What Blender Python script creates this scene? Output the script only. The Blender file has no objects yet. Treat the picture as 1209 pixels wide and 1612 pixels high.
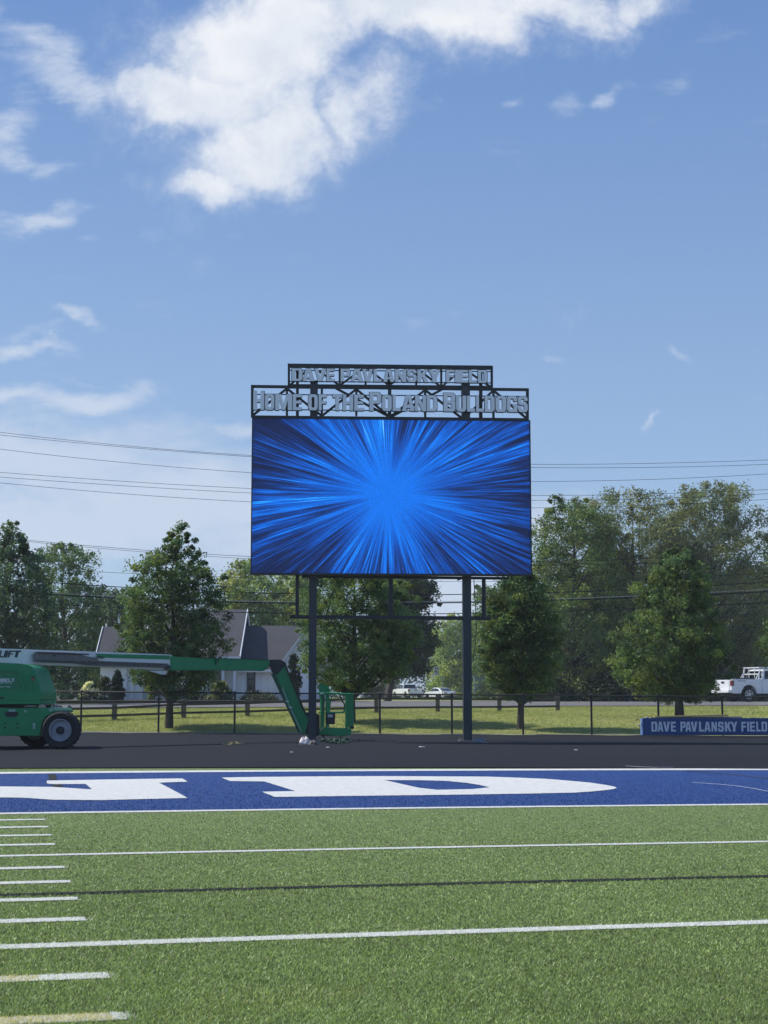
import bpy, bmesh, math, random
import numpy as np
from mathutils import Vector, Matrix
random.seed(7); RNG = np.random.default_rng(7)
S = bpy.context.scene; COL = S.collection; R = math.radians
# ------------------------------------------------------------------ camera
F_PX, CAM_H = 2500.0, 1.21
PITCH = math.atan((1097-806)/F_PX)
cam_d = bpy.data.cameras.new('camera'); cam = bpy.data.objects.new('camera', cam_d); COL.objects.link(cam)
cam.location = (0, 0, CAM_H); cam.rotation_euler = (math.pi/2+PITCH, 0, 0)
cam_d.sensor_fit = 'VERTICAL'; cam_d.sensor_height = 24; cam_d.lens = 24*F_PX/1612
cam_d.clip_start = .1; cam_d.clip_end = 6000
S.camera = cam
# ------------------------------------------------------------------ sun, sky, exposure
SUN_EL, SUN_AZ = R(47), R(20)          # azimuth: degrees behind straight left
sv = Vector((-math.cos(SUN_AZ)*math.cos(SUN_EL), math.sin(SUN_AZ)*math.cos(SUN_EL), math.sin(SUN_EL)))
sd = bpy.data.lights.new('sun', 'SUN'); so = bpy.data.objects.new('sun', sd); COL.objects.link(so)
sd.energy = 3.7; sd.angle = R(.53); sd.color = (1, .955, .88)
so.location = (-20, 30, 60); so.rotation_euler = sv.to_track_quat('Z', 'Y').to_euler()
S.view_settings.view_transform = 'Standard'; S.view_settings.look = 'None'
S.view_settings.exposure = 0.5; S.view_settings.gamma = 1; S.view_settings.use_curve_mapping = False
S.render.engine = 'CYCLES'
S.cycles.max_bounces = 6; S.cycles.transparent_max_bounces = 12

def ray(px, py):
    u, v = (px-604.5)/F_PX, (py-806)/F_PX
    c, s = math.cos(PITCH), math.sin(PITCH)
    return u, c+v*s, s-v*c              # x, y, z (not normalised)
def P(px, py, Y):
    x, y, z = ray(px, py); k = Y/y
    return Vector((x*k, Y, CAM_H+z*k))
def AE(px, py):
    x, y, z = ray(px, py); return x/y, z/y

class NT:
    """small node-tree writer"""
    def __init__(s, tree): s.t = tree; s.n = tree.nodes; s.l = tree.links
    def put(s, sock, v):
        if hasattr(v, 'links') or isinstance(v, bpy.types.NodeSocket): s.l.new(v, sock)
        elif v is not None:
            try: sock.default_value = v
            except Exception: sock.default_value = tuple(v)+(1,)
    def m(s, op, a, b=None, c=None, clamp=False):
        n = s.n.new('ShaderNodeMath'); n.operation = op; n.use_clamp = clamp
        for i, v in enumerate((a, b, c)):
            if v is not None: s.put(n.inputs[i], v)
        return n.outputs[0]
    def vm(s, op, a, b=None, sc=None):
        n = s.n.new('ShaderNodeVectorMath'); n.operation = op
        s.put(n.inputs[0], a)
        if b is not None: s.put(n.inputs[1], b)
        if sc is not None: s.put(n.inputs['Scale'], sc)
        return n.outputs[0]
    def noise(s, vec, scale, detail=4, rough=.55, dim='3D', dist=0, col=False):
        n = s.n.new('ShaderNodeTexNoise'); n.noise_dimensions = dim
        if vec is not None: s.l.new(vec, n.inputs['Vector'])
        n.inputs['Scale'].default_value = scale; n.inputs['Detail'].default_value = detail
        n.inputs['Roughness'].default_value = rough; n.inputs['Distortion'].default_value = dist
        return n.outputs['Color'] if col else n.outputs['Fac']
    def mr(s, v, a, b, c=0., d=1., smooth=False):
        n = s.n.new('ShaderNodeMapRange')
        if smooth: n.interpolation_type = 'SMOOTHSTEP'
        s.put(n.inputs[0], v)
        for i, q in enumerate((a, b, c, d)): n.inputs[i+1].default_value = q
        return n.outputs[0]
    def mix(s, f, a, b, mode='MIX'):
        n = s.n.new('ShaderNodeMix'); n.data_type = 'RGBA'; n.blend_type = mode
        s.put(n.inputs[0], f)
        for i, v in ((6, a), (7, b)):
            if isinstance(v, (tuple, list)) and len(v) == 3: v = tuple(v)+(1,)
            s.put(n.inputs[i], v)
        return n.outputs[2]
    def comb(s, x, y, z):
        n = s.n.new('ShaderNodeCombineXYZ')
        for i, v in enumerate((x, y, z)): s.put(n.inputs[i], v)
        return n.outputs[0]
    def sep(s, v):
        n = s.n.new('ShaderNodeSeparateXYZ'); s.l.new(v, n.inputs[0]); return n.outputs
    def coord(s, k='Object'): return s.n.new('ShaderNodeTexCoord').outputs[k]
    def attr(s, name):
        n = s.n.new('ShaderNodeAttribute'); n.attribute_name = name; return n.outputs['Color'], n.outputs['Fac']

def sky():
    w = bpy.data.worlds.new('World'); S.world = w; w.use_nodes = True
    t = w.node_tree; t.nodes.clear(); k = NT(t)
    out = t.nodes.new('ShaderNodeOutputWorld'); bg = t.nodes.new('ShaderNodeBackground')
    st = t.nodes.new('ShaderNodeTexSky'); st.sky_type = 'NISHITA'; st.sun_disc = False
    st.sun_elevation = SUN_EL; st.sun_rotation = math.atan2(sv.x, sv.y)
    st.air_density = 1.0; st.dust_density = .8; st.ozone_density = 2.0; st.altitude = 300
    d = k.coord('Generated'); x, y, z = k.sep(d)
    yy = k.m('MAXIMUM', y, .12)
    a = k.m('DIVIDE', x, yy); e = k.m('DIVIDE', z, yy)
    v = k.comb(a, e, 0)
    # warp the cloud coordinates so that edges curl
    wc = k.noise(v, 9, 5, .6, col=True)
    wv = k.vm('SCALE', k.vm('SUBTRACT', wc, (.5, .5, .5)), None, .085)
    v2 = k.vm('ADD', v, wv); wa, we, _ = k.sep(v2)
    def blob(px, py, rx, ry, rot, wgt):
        a0, e0 = AE(px, py); rx, ry = rx/F_PX, ry/F_PX
        c, s_ = math.cos(R(rot)), math.sin(R(rot))
        da = k.m('SUBTRACT', wa, a0); de = k.m('SUBTRACT', we, e0)
        p = k.m('MULTIPLY_ADD', da, c/rx, k.m('MULTIPLY', de, s_/rx))
        q = k.m('MULTIPLY_ADD', da, -s_/ry, k.m('MULTIPLY', de, c/ry))
        r2 = k.m('ADD', k.m('MULTIPLY', p, p), k.m('MULTIPLY', q, q))
        return k.m('MULTIPLY', k.m('EXPONENT', k.m('MULTIPLY', r2, -1.0)), wgt)
    def acc(lst):
        o = None
        for b in lst:
            g = blob(*b); o = g if o is None else k.m('MAXIMUM', o, g)
        return o
    cum = acc([(430, 60, 230, 110, 10, 1.05), (640, 20, 270, 90, 3, 1.05), (320, 145, 160, 85, 0, 1.0), (410, 215, 150, 85, 25, 1.0), (345, 285, 85, 45, 0, .85),
               (570, 150, 130, 75, 35, .7), (840, 0, 200, 65, 0, .9), (1010, -10, 90, 45, 0, .7)])
    wisp = acc([(60, 60, 150, 45, -20, .68), (130, 115, 125, 48, -12, .78), (20, 180, 75, 45, 25, .68), (60, 325, 95, 28, 8, .68), (70, 235, 55, 22, 20, .3),
                (895, 160, 42, 34, 10, .55), (965, 140, 36, 20, 30, .6), (1070, 150, 40, 30, 20, .4), (800, 172, 24, 16, 10, .4), (600, 165, 50, 60, 50, .5), (145, 368, 40, 12, -5, .35),
                (1022, 650, 26, 12, 48, .66), (1078, 543, 24, 10, 5, .4), (870, 558, 24, 13, 0, .32),
                (90, 492, 60, 18, -8, .6), (40, 545, 80, 20, 0, .6), (40, 520, 80, 20, -5, .3), (20, 640, 90, 30, 0, .66), (140, 640, 110, 28, 8, .66), (260, 520, 50, 9, 0, .25), (380, 680, 80, 20, 0, .5), (130, 600, 60, 9, 0, .3)])
    low = acc([(60, 740, 260, 70, 4, .75), (300, 800, 320, 80, 0, .8), (80, 830, 240, 60, 0, .8), (480, 860, 240, 60, 0, .7), (700, 935, 120, 50, 0, 1.0), (850, 830, 60, 45, 0, .65), (1190, 840, 120, 60, 0, .5)])
    n1 = k.noise(v, 13, 10, .62, dist=.15); n2 = k.noise(v, 5, 8, .6)
    n3 = k.noise(v2, 48, 8, .65); st2 = k.noise(k.vm('MULTIPLY', v, (1, 3.0, 1)), 11, 9, .66, dist=.3)
    ex = k.noise(k.vm('MULTIPLY', d, (1, 1, 2.2)), 3.0, 8, .6)
    front = k.mr(y, .1, .4); 
    dens_c = k.mr(k.m('ADD', cum, k.m('ADD', k.m('MULTIPLY', k.m('SUBTRACT', n1, .5), 1.15), k.m('MULTIPLY', k.m('SUBTRACT', n3, .5), .55))), .12, 1.0, smooth=True)
    dens_w = k.m('MULTIPLY', k.mr(k.m('ADD', wisp, k.m('MULTIPLY', k.m('SUBTRACT', st2, .5), 1.7)), .15, .85, smooth=True), .85)
    dens_l = k.m('MULTIPLY', k.mr(k.m('ADD', low, k.m('MULTIPLY', k.m('SUBTRACT', st2, .5), .9)), .08, .75, smooth=True), .80)
    f1 = k.m('MAXIMUM', k.m('MAXIMUM', dens_c, dens_w), dens_l)
    f1 = k.m('MULTIPLY', f1, front)
    away = k.m('MULTIPLY', k.mr(ex, .56, .72, smooth=True), k.m('SUBTRACT', 1.0, k.mr(y, .45, .75)))
    f = k.m('MAXIMUM', f1, k.m('MULTIPLY', away, .7))
    # cloud body: bright rims, greyer thick middle
    body = k.mr(k.m('ADD', k.m('MULTIPLY', cum, .9), k.m('MULTIPLY', k.m('SUBTRACT', n2, .5), 1.8)), .52, 1.15, smooth=True)
    ccol = k.mix(k.m('MULTIPLY', body, .85), (6.5, 6.7, 7.0), (4.1, 4.7, 5.7))
    ccol = k.mix(k.m('MULTIPLY', k.mr(dens_c, .0, .6), 1.0), (4.5, 5.1, 6.1), ccol)
    # real summer air is a little paler and greyer than the clean-air model
    hs = t.nodes.new('ShaderNodeHueSaturation'); t.links.new(st.outputs[0], hs.inputs['Color'])
    hs.inputs['Saturation'].default_value = 1.08; hs.inputs['Value'].default_value = 1.0
    up = k.mr(z, .02, .46)
    base = k.mix(.78, hs.outputs[0], k.mix(up, (2.75, 3.9, 5.6), (.90, 1.85, 4.2)))
    colr = k.mix(f, base, ccol)
    t.links.new(colr, bg.inputs['Color']); bg.inputs['Strength'].default_value = .098
    t.links.new(bg.outputs[0], out.inputs['Surface'])
sky()
# ------------------------------------------------------------------ materials
MATS = {}
def mat(name, col, rough=.6, metal=0., var=.12, scale=6., bump=0., bscale=60., spec=.5, coat=0., emit=None, es=1., stretch=(1, 1, 1)):
    if name in MATS: return MATS[name]
    m = bpy.data.materials.new(name); m.use_nodes = True; t = m.node_tree; k = NT(t)
    b = t.nodes['Principled BSDF']; b.inputs['Roughness'].default_value = rough; b.inputs['Metallic'].default_value = metal
    b.inputs['Specular IOR Level'].default_value = spec; b.inputs['Coat Weight'].default_value = coat
    co = k.vm('MULTIPLY', k.coord(), stretch)
    n = k.noise(co, scale, 6, .62)
    f = k.mr(n, .25, .75, 1-var, 1+var)
    c = k.vm('SCALE', tuple(col), None, f)
    k.put(b.inputs['Base Color'], c)
    k.put(b.inputs['Roughness'], k.mr(n, .3, .7, max(0, rough-.08), min(1, rough+.08)))
    if bump:
        bn = t.nodes.new('ShaderNodeBump'); bn.inputs['Strength'].default_value = bump; bn.inputs['Distance'].default_value = .02
        t.links.new(k.noise(co, bscale, 4, .6), bn.inputs['Height']); t.links.new(bn.outputs[0], b.inputs['Normal'])
    if emit: b.inputs['Emission Color'].default_value = tuple(emit)+(1,); b.inputs['Emission Strength'].default_value = es
    MATS[name] = m; return m
def vcol_mat(name, rough=.6, trans=0., spec=.3, bright=1.):
    m = bpy.data.materials.new(name); m.use_nodes = True; t = m.node_tree; k = NT(t)
    b = t.nodes['Principled BSDF']; b.inputs['Roughness'].default_value = rough; b.inputs['Specular IOR Level'].default_value = spec
    c, _ = k.attr('Col'); t.links.new(c, b.inputs['Base Color'])
    if trans:
        tr = t.nodes.new('ShaderNodeBsdfTranslucent'); ms = t.nodes.new('ShaderNodeMixShader'); ms.inputs[0].default_value = trans
        t.links.new(k.mix(1.0, c, (1.2, 1.25, .75), 'MULTIPLY'), tr.inputs['Color'])
        o = t.nodes['Material Output']; t.links.new(b.outputs[0], ms.inputs[1]); t.links.new(tr.outputs[0], ms.inputs[2]); t.links.new(ms.outputs[0], o.inputs['Surface'])
    MATS[name] = m; return m
# ------------------------------------------------------------------ object helpers
def tag(o, label=None, cat=None, group=None, kind=None):
    if label: o['label'] = label
    if cat: o['category'] = cat
    if group: o['group'] = group
    if kind: o['kind'] = kind
    return o
def empty(name, loc, label, cat, group=None, rz=0.):
    o = bpy.data.objects.new(name, None); COL.objects.link(o); o.location = loc; o.rotation_euler = (0, 0, rz)
    o.empty_display_size = .2
    return tag(o, label, cat, group)
class MB:
    def __init__(s): s.v = []; s.f = []
    def add(s, vs, fs):
        n = len(s.v); s.v += [tuple(q) for q in vs]; s.f += [tuple(n+i for i in f) for f in fs]; return s
    def box(s, c, d, rot=None, taper=1.):
        hx, hy, hz = d[0]/2, d[1]/2, d[2]/2
        vs = [Vector((sx*hx*(taper if sz > 0 else 1), sy*hy*(taper if sz > 0 else 1), sz*hz)) for sz in (-1, 1) for sy in (-1, 1) for sx in (-1, 1)]
        if rot is not None: vs = [rot @ q for q in vs]
        c = Vector(c)
        return s.add([q+c for q in vs], [(0, 2, 3, 1), (4, 5, 7, 6), (0, 1, 5, 4), (2, 6, 7, 3), (0, 4, 6, 2), (1, 3, 7, 5)])
    def bb(s, x0, x1, y0, y1, z0, z1): return s.box(((x0+x1)/2, (y0+y1)/2, (z0+z1)/2), (abs(x1-x0), abs(y1-y0), abs(z1-z0)))
    def tube(s, pts, r, n=8, caps=True):
        pts = [Vector(p) for p in pts]; rs = r if isinstance(r, (list, tuple)) else [r]*len(pts)
        rings = []; prev = None
        for i, p in enumerate(pts):
            d = (pts[min(i+1, len(pts)-1)]-pts[max(i-1, 0)]).normalized()
            if prev is None: a = d.orthogonal().normalized()
            else:
                a = prev-d*prev.dot(d); a = a.normalized() if a.length > 1e-6 else d.orthogonal().normalized()
            prev = a; b = d.cross(a)
            rings.append([p+(a*math.cos(2*math.pi*j/n)+b*math.sin(2*math.pi*j/n))*rs[i] for j in range(n)])
        vs = [q for rg in rings for q in rg]; fs = []
        for i in range(len(pts)-1):
            for j in range(n): fs.append((i*n+j, i*n+(j+1) % n, (i+1)*n+(j+1) % n, (i+1)*n+j))
        if caps: fs += [tuple(reversed(range(n))), tuple((len(pts)-1)*n+j for j in range(n))]
        return s.add(vs, fs)
    def bar(s, a, b, w, h=None, up=(0, 0, 1)):
        a, b = Vector(a), Vector(b); h = h or w; d = (b-a); L = d.length; d.normalize()
        up = Vector(up)
        if abs(d.dot(up)) > .98: up = Vector((0, 1, 0))
        x = d.cross(up).normalized(); z = x.cross(d)
        vs = []
        for p in (a, b):
            for sx, sz in ((-1, -1), (1, -1), (1, 1), (-1, 1)): vs.append(p+x*sx*w/2+z*sz*h/2)
        return s.add(vs, [(0, 1, 2, 3), (7, 6, 5, 4), (0, 4, 5, 1), (1, 5, 6, 2), (2, 6, 7, 3), (3, 7, 4, 0)])
    def lathe(s, prof, n=32, mtx=None):
        """prof: (radius, axial) about local Y"""
        vs = []; fs = []
        for r, y in prof:
            for j in range(n):
                a = 2*math.pi*j/n; q = Vector((r*math.cos(a), y, r*math.sin(a))); vs.append(mtx @ q if mtx else q)
        for i in range(len(prof)-1):
            for j in range(n): fs.append((i*n+j, i*n+(j+1) % n, (i+1)*n+(j+1) % n, (i+1)*n+j))
        return s.add(vs, fs)
    def prism(s, front, back):
        n = len(front)
        return s.add(list(front)+list(back), [tuple(range(n)), tuple(reversed(range(n, 2*n)))]+[(i, i+n, (i+1) % n+n, (i+1) % n) for i in range(n)])
    def build(s, name, m, parent=None, smooth=False, bevel=0., loc=None, seg=2):
        me = bpy.data.meshes.new(name); me.from_pydata(s.v, [], s.f); me.validate()
        bm = bmesh.new(); bm.from_mesh(me); bmesh.ops.recalc_face_normals(bm, faces=bm.faces)
        if bevel: bmesh.ops.bevel(bm, geom=list(bm.edges), offset=bevel, segments=seg, affect='EDGES', clamp_overlap=True)
        bm.to_mesh(me); bm.free()
        if smooth:
            for p in me.polygons: p.use_smooth = True
            try: me.set_sharp_from_angle(angle=R(38))
            except Exception: pass
        o = bpy.data.objects.new(name, me); COL.objects.link(o)
        if m: me.materials.append(m)
        if parent: o.parent = parent
        if loc is not None: o.location = loc
        return o
def np_mesh(name, V, Fq, m, col=None, parent=None, nper=4):
    """V (n,3); Fq (k,nper)"""
    me = bpy.data.meshes.new(name)
    me.vertices.add(len(V)); me.vertices.foreach_set('co', V.astype(np.float32).ravel())
    nf = len(Fq); me.loops.add(nf*nper); me.polygons.add(nf)
    me.loops.foreach_set('vertex_index', Fq.astype(np.int32).ravel())
    me.polygons.foreach_set('loop_start', np.arange(0, nf*nper, nper, dtype=np.int32))
    try: me.polygons.foreach_set('loop_total', np.full(nf, nper, dtype=np.int32))
    except Exception: pass
    me.update(calc_edges=True)
    if col is not None:
        a = me.color_attributes.new('Col', 'FLOAT_COLOR', 'POINT')
        c4 = np.ones((len(V), 4), np.float32); c4[:, :3] = col; a.data.foreach_set('color', c4.ravel())
    me.materials.append(m)
    o = bpy.data.objects.new(name, me); COL.objects.link(o)
    if parent: o.parent = parent
    return o
def face_out(root, o): pass
def prism_px(pts, yf, th):
    """pixel outline standing at depth yf(px) with real thickness th away from the camera"""
    if not callable(yf): y0 = yf; yf = lambda px: y0
    fr = [P(px, py, yf(px)) for px, py in pts]
    return MB().prism(fr, [q+Vector((0, th, 0)) for q in fr])
# ------------------------------------------------------------------ ground shape
PSI = .2387; GOAL = 17.26; YD = .9144
def fu(x, y): return x*math.cos(PSI)+y*math.sin(PSI)
def fd(x, y): return -x*math.sin(PSI)+y*math.cos(PSI)     # distance along the field's length
def sstep(a, b, x): t = min(1, max(0, (x-a)/(b-a))); return t*t*(3-2*t)
def Y0(x): return 51.8-.18*max(-60, min(60, x))
def Y1(x): return 66+.5*max(-12, min(14, x))
def gz(x, y):
    u = max(-25, min(25, fu(x, y)))
    z = (-.00198*u-.00032*u*u)*(1-sstep(26.6, 30, fd(x, y)))
    a, b = Y0(x), Y1(x)
    if y > a:
        s_ = (y-a)/(b-a)
        z += s_ if s_ < .45 else (.45+(s_-.45)*.636 if s_ < 1 else .80+.08*sstep(b, 100, y))
    return z
def G(px, py, lo=1.0, hi=400):
    """ground point under a pixel"""
    x, y, z = ray(px, py); prev = None
    Y = lo
    while Y < hi:
        k = Y/y
        if CAM_H+z*k <= gz(x*k, Y): break
        Y += .25
    a, b = Y-.25, Y
    for _ in range(22):
        m = (a+b)/2; k = m/y
        if CAM_H+z*k <= gz(x*k, m): b = m
        else: a = m
    k = b/y; return Vector((x*k, b, gz(x*k, b)))
def FP(n, u):
    """field point: n yards in front of the goal line, u metres across"""
    d = GOAL-n*YD
    x = -d*math.sin(PSI)+u*math.cos(PSI); y = d*math.cos(PSI)+u*math.sin(PSI)
    return Vector((x, y, gz(x, y)))
def sheet(name, poly_fn, us, ds, m, lift, label=None):
    """grid sheet over field coordinates us x ds"""
    vs, fs = [], []
    for d in ds:
        for u in us:
            x = -d*math.sin(PSI)+u*math.cos(PSI); y = d*math.cos(PSI)+u*math.sin(PSI)
            vs.append((x, y, gz(x, y)+lift))
    w = len(us)
    for j in range(len(ds)-1):
        for i in range(w-1): fs.append((j*w+i, j*w+i+1, (j+1)*w+i+1, (j+1)*w+i))
    mb = MB(); mb.add(vs, fs); o = mb.build(name, m); tag(o, kind='structure'); return o
def frange(a, b, st):
    n = max(1, int(round((b-a)/st))); return [a+(b-a)*i/n for i in range(n+1)]

def turf_mat(name, c1, c2, c3, sc=1.0):
    m = bpy.data.materials.new(name); m.use_nodes = True; t = m.node_tree; k = NT(t); b = t.nodes['Principled BSDF']
    b.inputs['Roughness'].default_value = .75; b.inputs['Specular IOR Level'].default_value = .25
    co = k.coord()
    n1 = k.noise(co, 55*sc, 5, .8); n2 = k.noise(co, .35, 4, .6); n3 = k.noise(co, 9, 4, .6)
    c = k.mix(k.mr(n1, .35, .65), c1, c2); c = k.mix(k.mr(n2, .4, .72, 0, .35), c, c3)
    c = k.vm('SCALE', c, None, k.mr(n3, .3, .7, .88, 1.12))
    k.put(b.inputs['Base Color'], c)
    bn = t.nodes.new('ShaderNodeBump'); bn.inputs['Strength'].default_value = .8; bn.inputs['Distance'].default_value = .03
    t.links.new(n1, bn.inputs['Height']); t.links.new(bn.outputs[0], b.inputs['Normal'])
    MATS[name] = m; return m
GREEN = (.085, .165, .045); BLUE = (.022, .065, .30); WHITE = (.80, .80, .77); BLACK = (.012, .016, .014)
m_turf = turf_mat('turf_green', (.10, .145, .045), (.235, .31, .11), (.21, .25, .095))
m_blue = turf_mat('turf_blue', (.012, .042, .17), (.024, .078, .27), (.02, .065, .23))
m_white = turf_mat('turf_white', (.6, .61, .59), (.80, .80, .77), (.70, .70, .68))
m_black = turf_mat('turf_black', (.008, .012, .01), (.02, .026, .022), (.01, .01, .01))

def lawn_mat():
    m = bpy.data.materials.new('lawn'); m.use_nodes = True; t = m.node_tree; k = NT(t); b = t.nodes['Principled BSDF']
    b.inputs['Roughness'].default_value = .85; b.inputs['Specular IOR Level'].default_value = .15
    co = k.coord(); n1 = k.noise(k.vm('MULTIPLY', co, (1, .35, 1)), 2.2, 7, .7); n2 = k.noise(co, .25, 4, .6); n3 = k.noise(co, 30, 3, .7)
    c = k.mix(k.mr(n1, .35, .68), (.22, .255, .065), (.42, .43, .16)); c = k.mix(k.mr(n2, .5, .7, 0, .6), c, (.22, .20, .10))
    c = k.vm('SCALE', c, None, k.mr(n3, .3, .7, .7, 1.3)); k.put(b.inputs['Base Color'], c)
    MATS['lawn'] = m; return m
def asphalt(name, c, streak, speck, seam=False):
    m = bpy.data.materials.new(name); m.use_nodes = True; t = m.node_tree; k = NT(t); b = t.nodes['Principled BSDF']
    b.inputs['Roughness'].default_value = .9; b.inputs['Specular IOR Level'].default_value = .15
    co = k.coord(); n1 = k.noise(k.vm('MULTIPLY', co, (.25, 2.5, 1)), 1.6, 7, .68); n3 = k.noise(co, 45, 3, .8)
    sp = k.noise(co, 16, 2, .5)
    f = k.m('MULTIPLY', k.mr(n1, .3, .7, 1-streak, 1+streak), k.mr(n3, .3, .7, .75, 1.25))
    cc = k.vm('SCALE', tuple(c), None, f)
    cc = k.mix(k.mr(sp, .75, .78, 0, speck), cc, (.35, .34, .3)); k.put(b.inputs['Base Color'], cc)
    MATS[name] = m; return m
m_lawn = lawn_mat(); m_track = asphalt('track_rubber', (.0105, .0122, .0165), .34, .35); m_road = asphalt('road_asphalt', (.19, .185, .18), .10, .2)

# ------------------------------------------------------------------ setting: terrain
def terrain():
    xs = sorted(set([-900, -500, -300, -200, -140, -100, -70, -50, -40]+frange(-32, 32, 1.0)+[40, 50, 70, 100, 140, 200, 300, 500, 900]))
    ys = sorted(set([-60, -30, -10, 0, 10, 20, 30, 36, 42]+frange(45, 82, .6)+[85, 90, 95, 100, 110, 125, 150, 180, 220, 300, 450, 700, 1200, 2500]))
    vs = [(x, y, (gz(x, y) if y > Y0(x) else min(0, gz(x, y))-.05)) for y in ys for x in xs]; w = len(xs)
    fs = [(j*w+i, j*w+i+1, (j+1)*w+i+1, (j+1)*w+i) for j in range(len(ys)-1) for i in range(w-1)]
    o = MB().add(vs, fs).build('ground', m_lawn); tag(o, kind='structure')
terrain()
def strip(name, m, near, far, lift, kind='structure', n=40, th=None):
    """sheet between two world polylines y(x) given as functions, from x0 to x1"""
    (x0, x1) = (-45, 45)
    xs = frange(x0, x1, (x1-x0)/n); vs = []; rows = 12
    for j in range(rows+1):
        for x in xs:
            y = near(x)+(far(x)-near(x))*j/rows; vs.append((x, y, gz(x, y)+lift))
    w = len(xs); fs = [(j*w+i, j*w+i+1, (j+1)*w+i+1, (j+1)*w+i) for j in range(rows) for i in range(w-1)]
    o = MB().add(vs, fs).build(name, m); return tag(o, kind=kind)
# field: d (distance along) from 0 up to the track edge, u across
U = frange(-30, 30, 1.0)
sheet('turf_field', None, U, frange(-14, GOAL+.1, 1.2), m_turf, 0)
sheet('end_zone', None, U, frange(GOAL+.1, GOAL+9.55, 1.0), m_blue, 0)
tn = lambda x: 28.15+.125*x          # near edge of the track
sheet('turf_border', None, U, frange(GOAL+9.55, 29.9, .8), m_turf, -.008)
strip('running_track', m_track, tn, lambda x: Y0(x)-.02, .010)
mconc = mat('kerb_concrete', (.17, .17, .14), .8, var=.2)
strip('concrete_edging', mconc, lambda x: Y0(x)-.02, lambda x: Y0(x)+.28, .022)
strip('road', m_road, lambda x: Y1(x)-.3, lambda x: (78+.0*x if x < -14 else (78+(x+14)*3.2 if x < -2 else 122)), .03, n=90)
LINES = []      # (n0, n1, u0, u1, colour)  markings in yards-from-goal, used for the blades too
def marking(name, n_c, w_m, u0, u1, m, colr):
    h = w_m/2/YD
    vs = []; fs = []; us = frange(u0, u1, .6)
    for nn in (n_c-h, n_c+h):
        for u in us: q = FP(nn, u); vs.append((q.x, q.y, q.z+.005))
    w = len(us); fs = [(i, i+1, w+i+1, w+i) for i in range(w-1)]
    o = MB().add(vs, fs).build(name, m); tag(o, kind='structure'); LINES.append((n_c-h, n_c+h, u0, u1, colr)); return o
UH = .516
marking('end_line', -10.0, .62, -30, 30, m_white, WHITE)
marking('goal_line', 0, .22, -30, 30, m_white, WHITE)
marking('yard_line', 5, .125, -30, 30, m_white, WHITE)
marking('yard_line', 10, .14, -30, 30, m_white, WHITE)
marking('soccer_line', 7.72, .11, -30, 30, m_black, BLACK)
for n in (1, 2, 3, 4, 6, 7, 8, 9, 11, 12, 13, 14): marking('hash_mark', n, .145, UH-.61*(4 if n < 11 else 4), UH, m_white, WHITE)

def letter_pts(lst, x0, y0, s): return [(x0+a*s, y0+b*s) for a, b in lst]
s1 = 340/1209
Npx = letter_pts([(0, 142), (300, 158), (515, 172), (480, 141), (300, 142), (262, 138), (262, 122), (600, 116), (1020, 110), (1050, 128), (890, 134), (970, 176), (1050, 220), (560, 232), (300, 230), (130, 218), (0, 206)], 0, 1195, s1)
Dpx = letter_pts([(30, 105), (200, 102), (640, 98), (940, 97)], 340, 1195, s1)+letter_pts([(0, 98), (380, 100), (560, 106), (720, 113), (850, 124), (960, 134), (1050, 148), (1090, 156), (1107, 163), (1090, 169), (1050, 175), (960, 184), (860, 190), (620, 195), (300, 200), (0, 204)], 660, 1195, s1)+letter_pts([(940, 206), (330, 214), (258, 185), (445, 181), (270, 127), (80, 125)], 340, 1195, s1)
Cpx = letter_pts([(940, 119), (1100, 120)], 340, 1195, s1)+letter_pts([(0, 120), (150, 124), (260, 134), (340, 147), (395, 160), (300, 170), (100, 174), (0, 163)], 660, 1195, s1)
def to_f(pts):
    o = []
    for px, py in pts:
        g = G(px, py, 8, 40); o.append((fu(g.x, g.y), fd(g.x, g.y)))
    return o
Nf, Df, Cf = to_f(Npx), to_f(Dpx), to_f(Cpx)
Scf = [to_f([(75, 1219.5), (87, 1219.5), (90, 1228), (78, 1228)]), to_f([(80, 1236.5), (97, 1235), (99, 1238.5), (84, 1239.5)])]
# the N is point-symmetric: its hidden left half mirrors the visible right half
ds_ = [q[1] for q in Nf]; dc = (max(ds_)+min(ds_))/2; ur = max(q[0] for q in Nf); uc = ur-3.9
vis = [q for q in Nf if q[0] > -20]
left_in = [Nf[0], Nf[-1]]
core = Nf[1:-1]
N_full = core+[(2*uc-a, 2*dc-b) for a, b in core]
def flat_shape(name, outers, holes, m, lift, colr=None):
    cu = bpy.data.curves.new(name, 'CURVE'); cu.dimensions = '2D'; cu.fill_mode = 'BOTH'
    for pl in outers+holes:
        sp = cu.splines.new('POLY'); sp.points.add(len(pl)-1); sp.use_cyclic_u = True
        for i, (a, b) in enumerate(pl): sp.points[i].co = (a, b, 0, 1)
    o = bpy.data.objects.new(name, cu); COL.objects.link(o)
    me = bpy.data.meshes.new_from_object(o.evaluated_get(bpy.context.evaluated_depsgraph_get())); bpy.data.objects.remove(o)
    bm = bmesh.new(); bm.from_mesh(me)
    bmesh.ops.triangulate(bm, faces=bm.faces)
    for v in bm.verts:
        u, d = v.co.x, v.co.y; x = -d*math.sin(PSI)+u*math.cos(PSI); y = d*math.cos(PSI)+u*math.sin(PSI)
        v.co = (x, y, gz(x, y)+lift)
    bmesh.ops.recalc_face_normals(bm, faces=bm.faces)
    for f in bm.faces:
        if f.normal.z < 0: f.normal_flip()
    bm.to_mesh(me); bm.free(); me.materials.clear(); me.materials.append(m)
    ob = bpy.data.objects.new(name, me); COL.objects.link(ob); return tag(ob, kind='structure')
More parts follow.
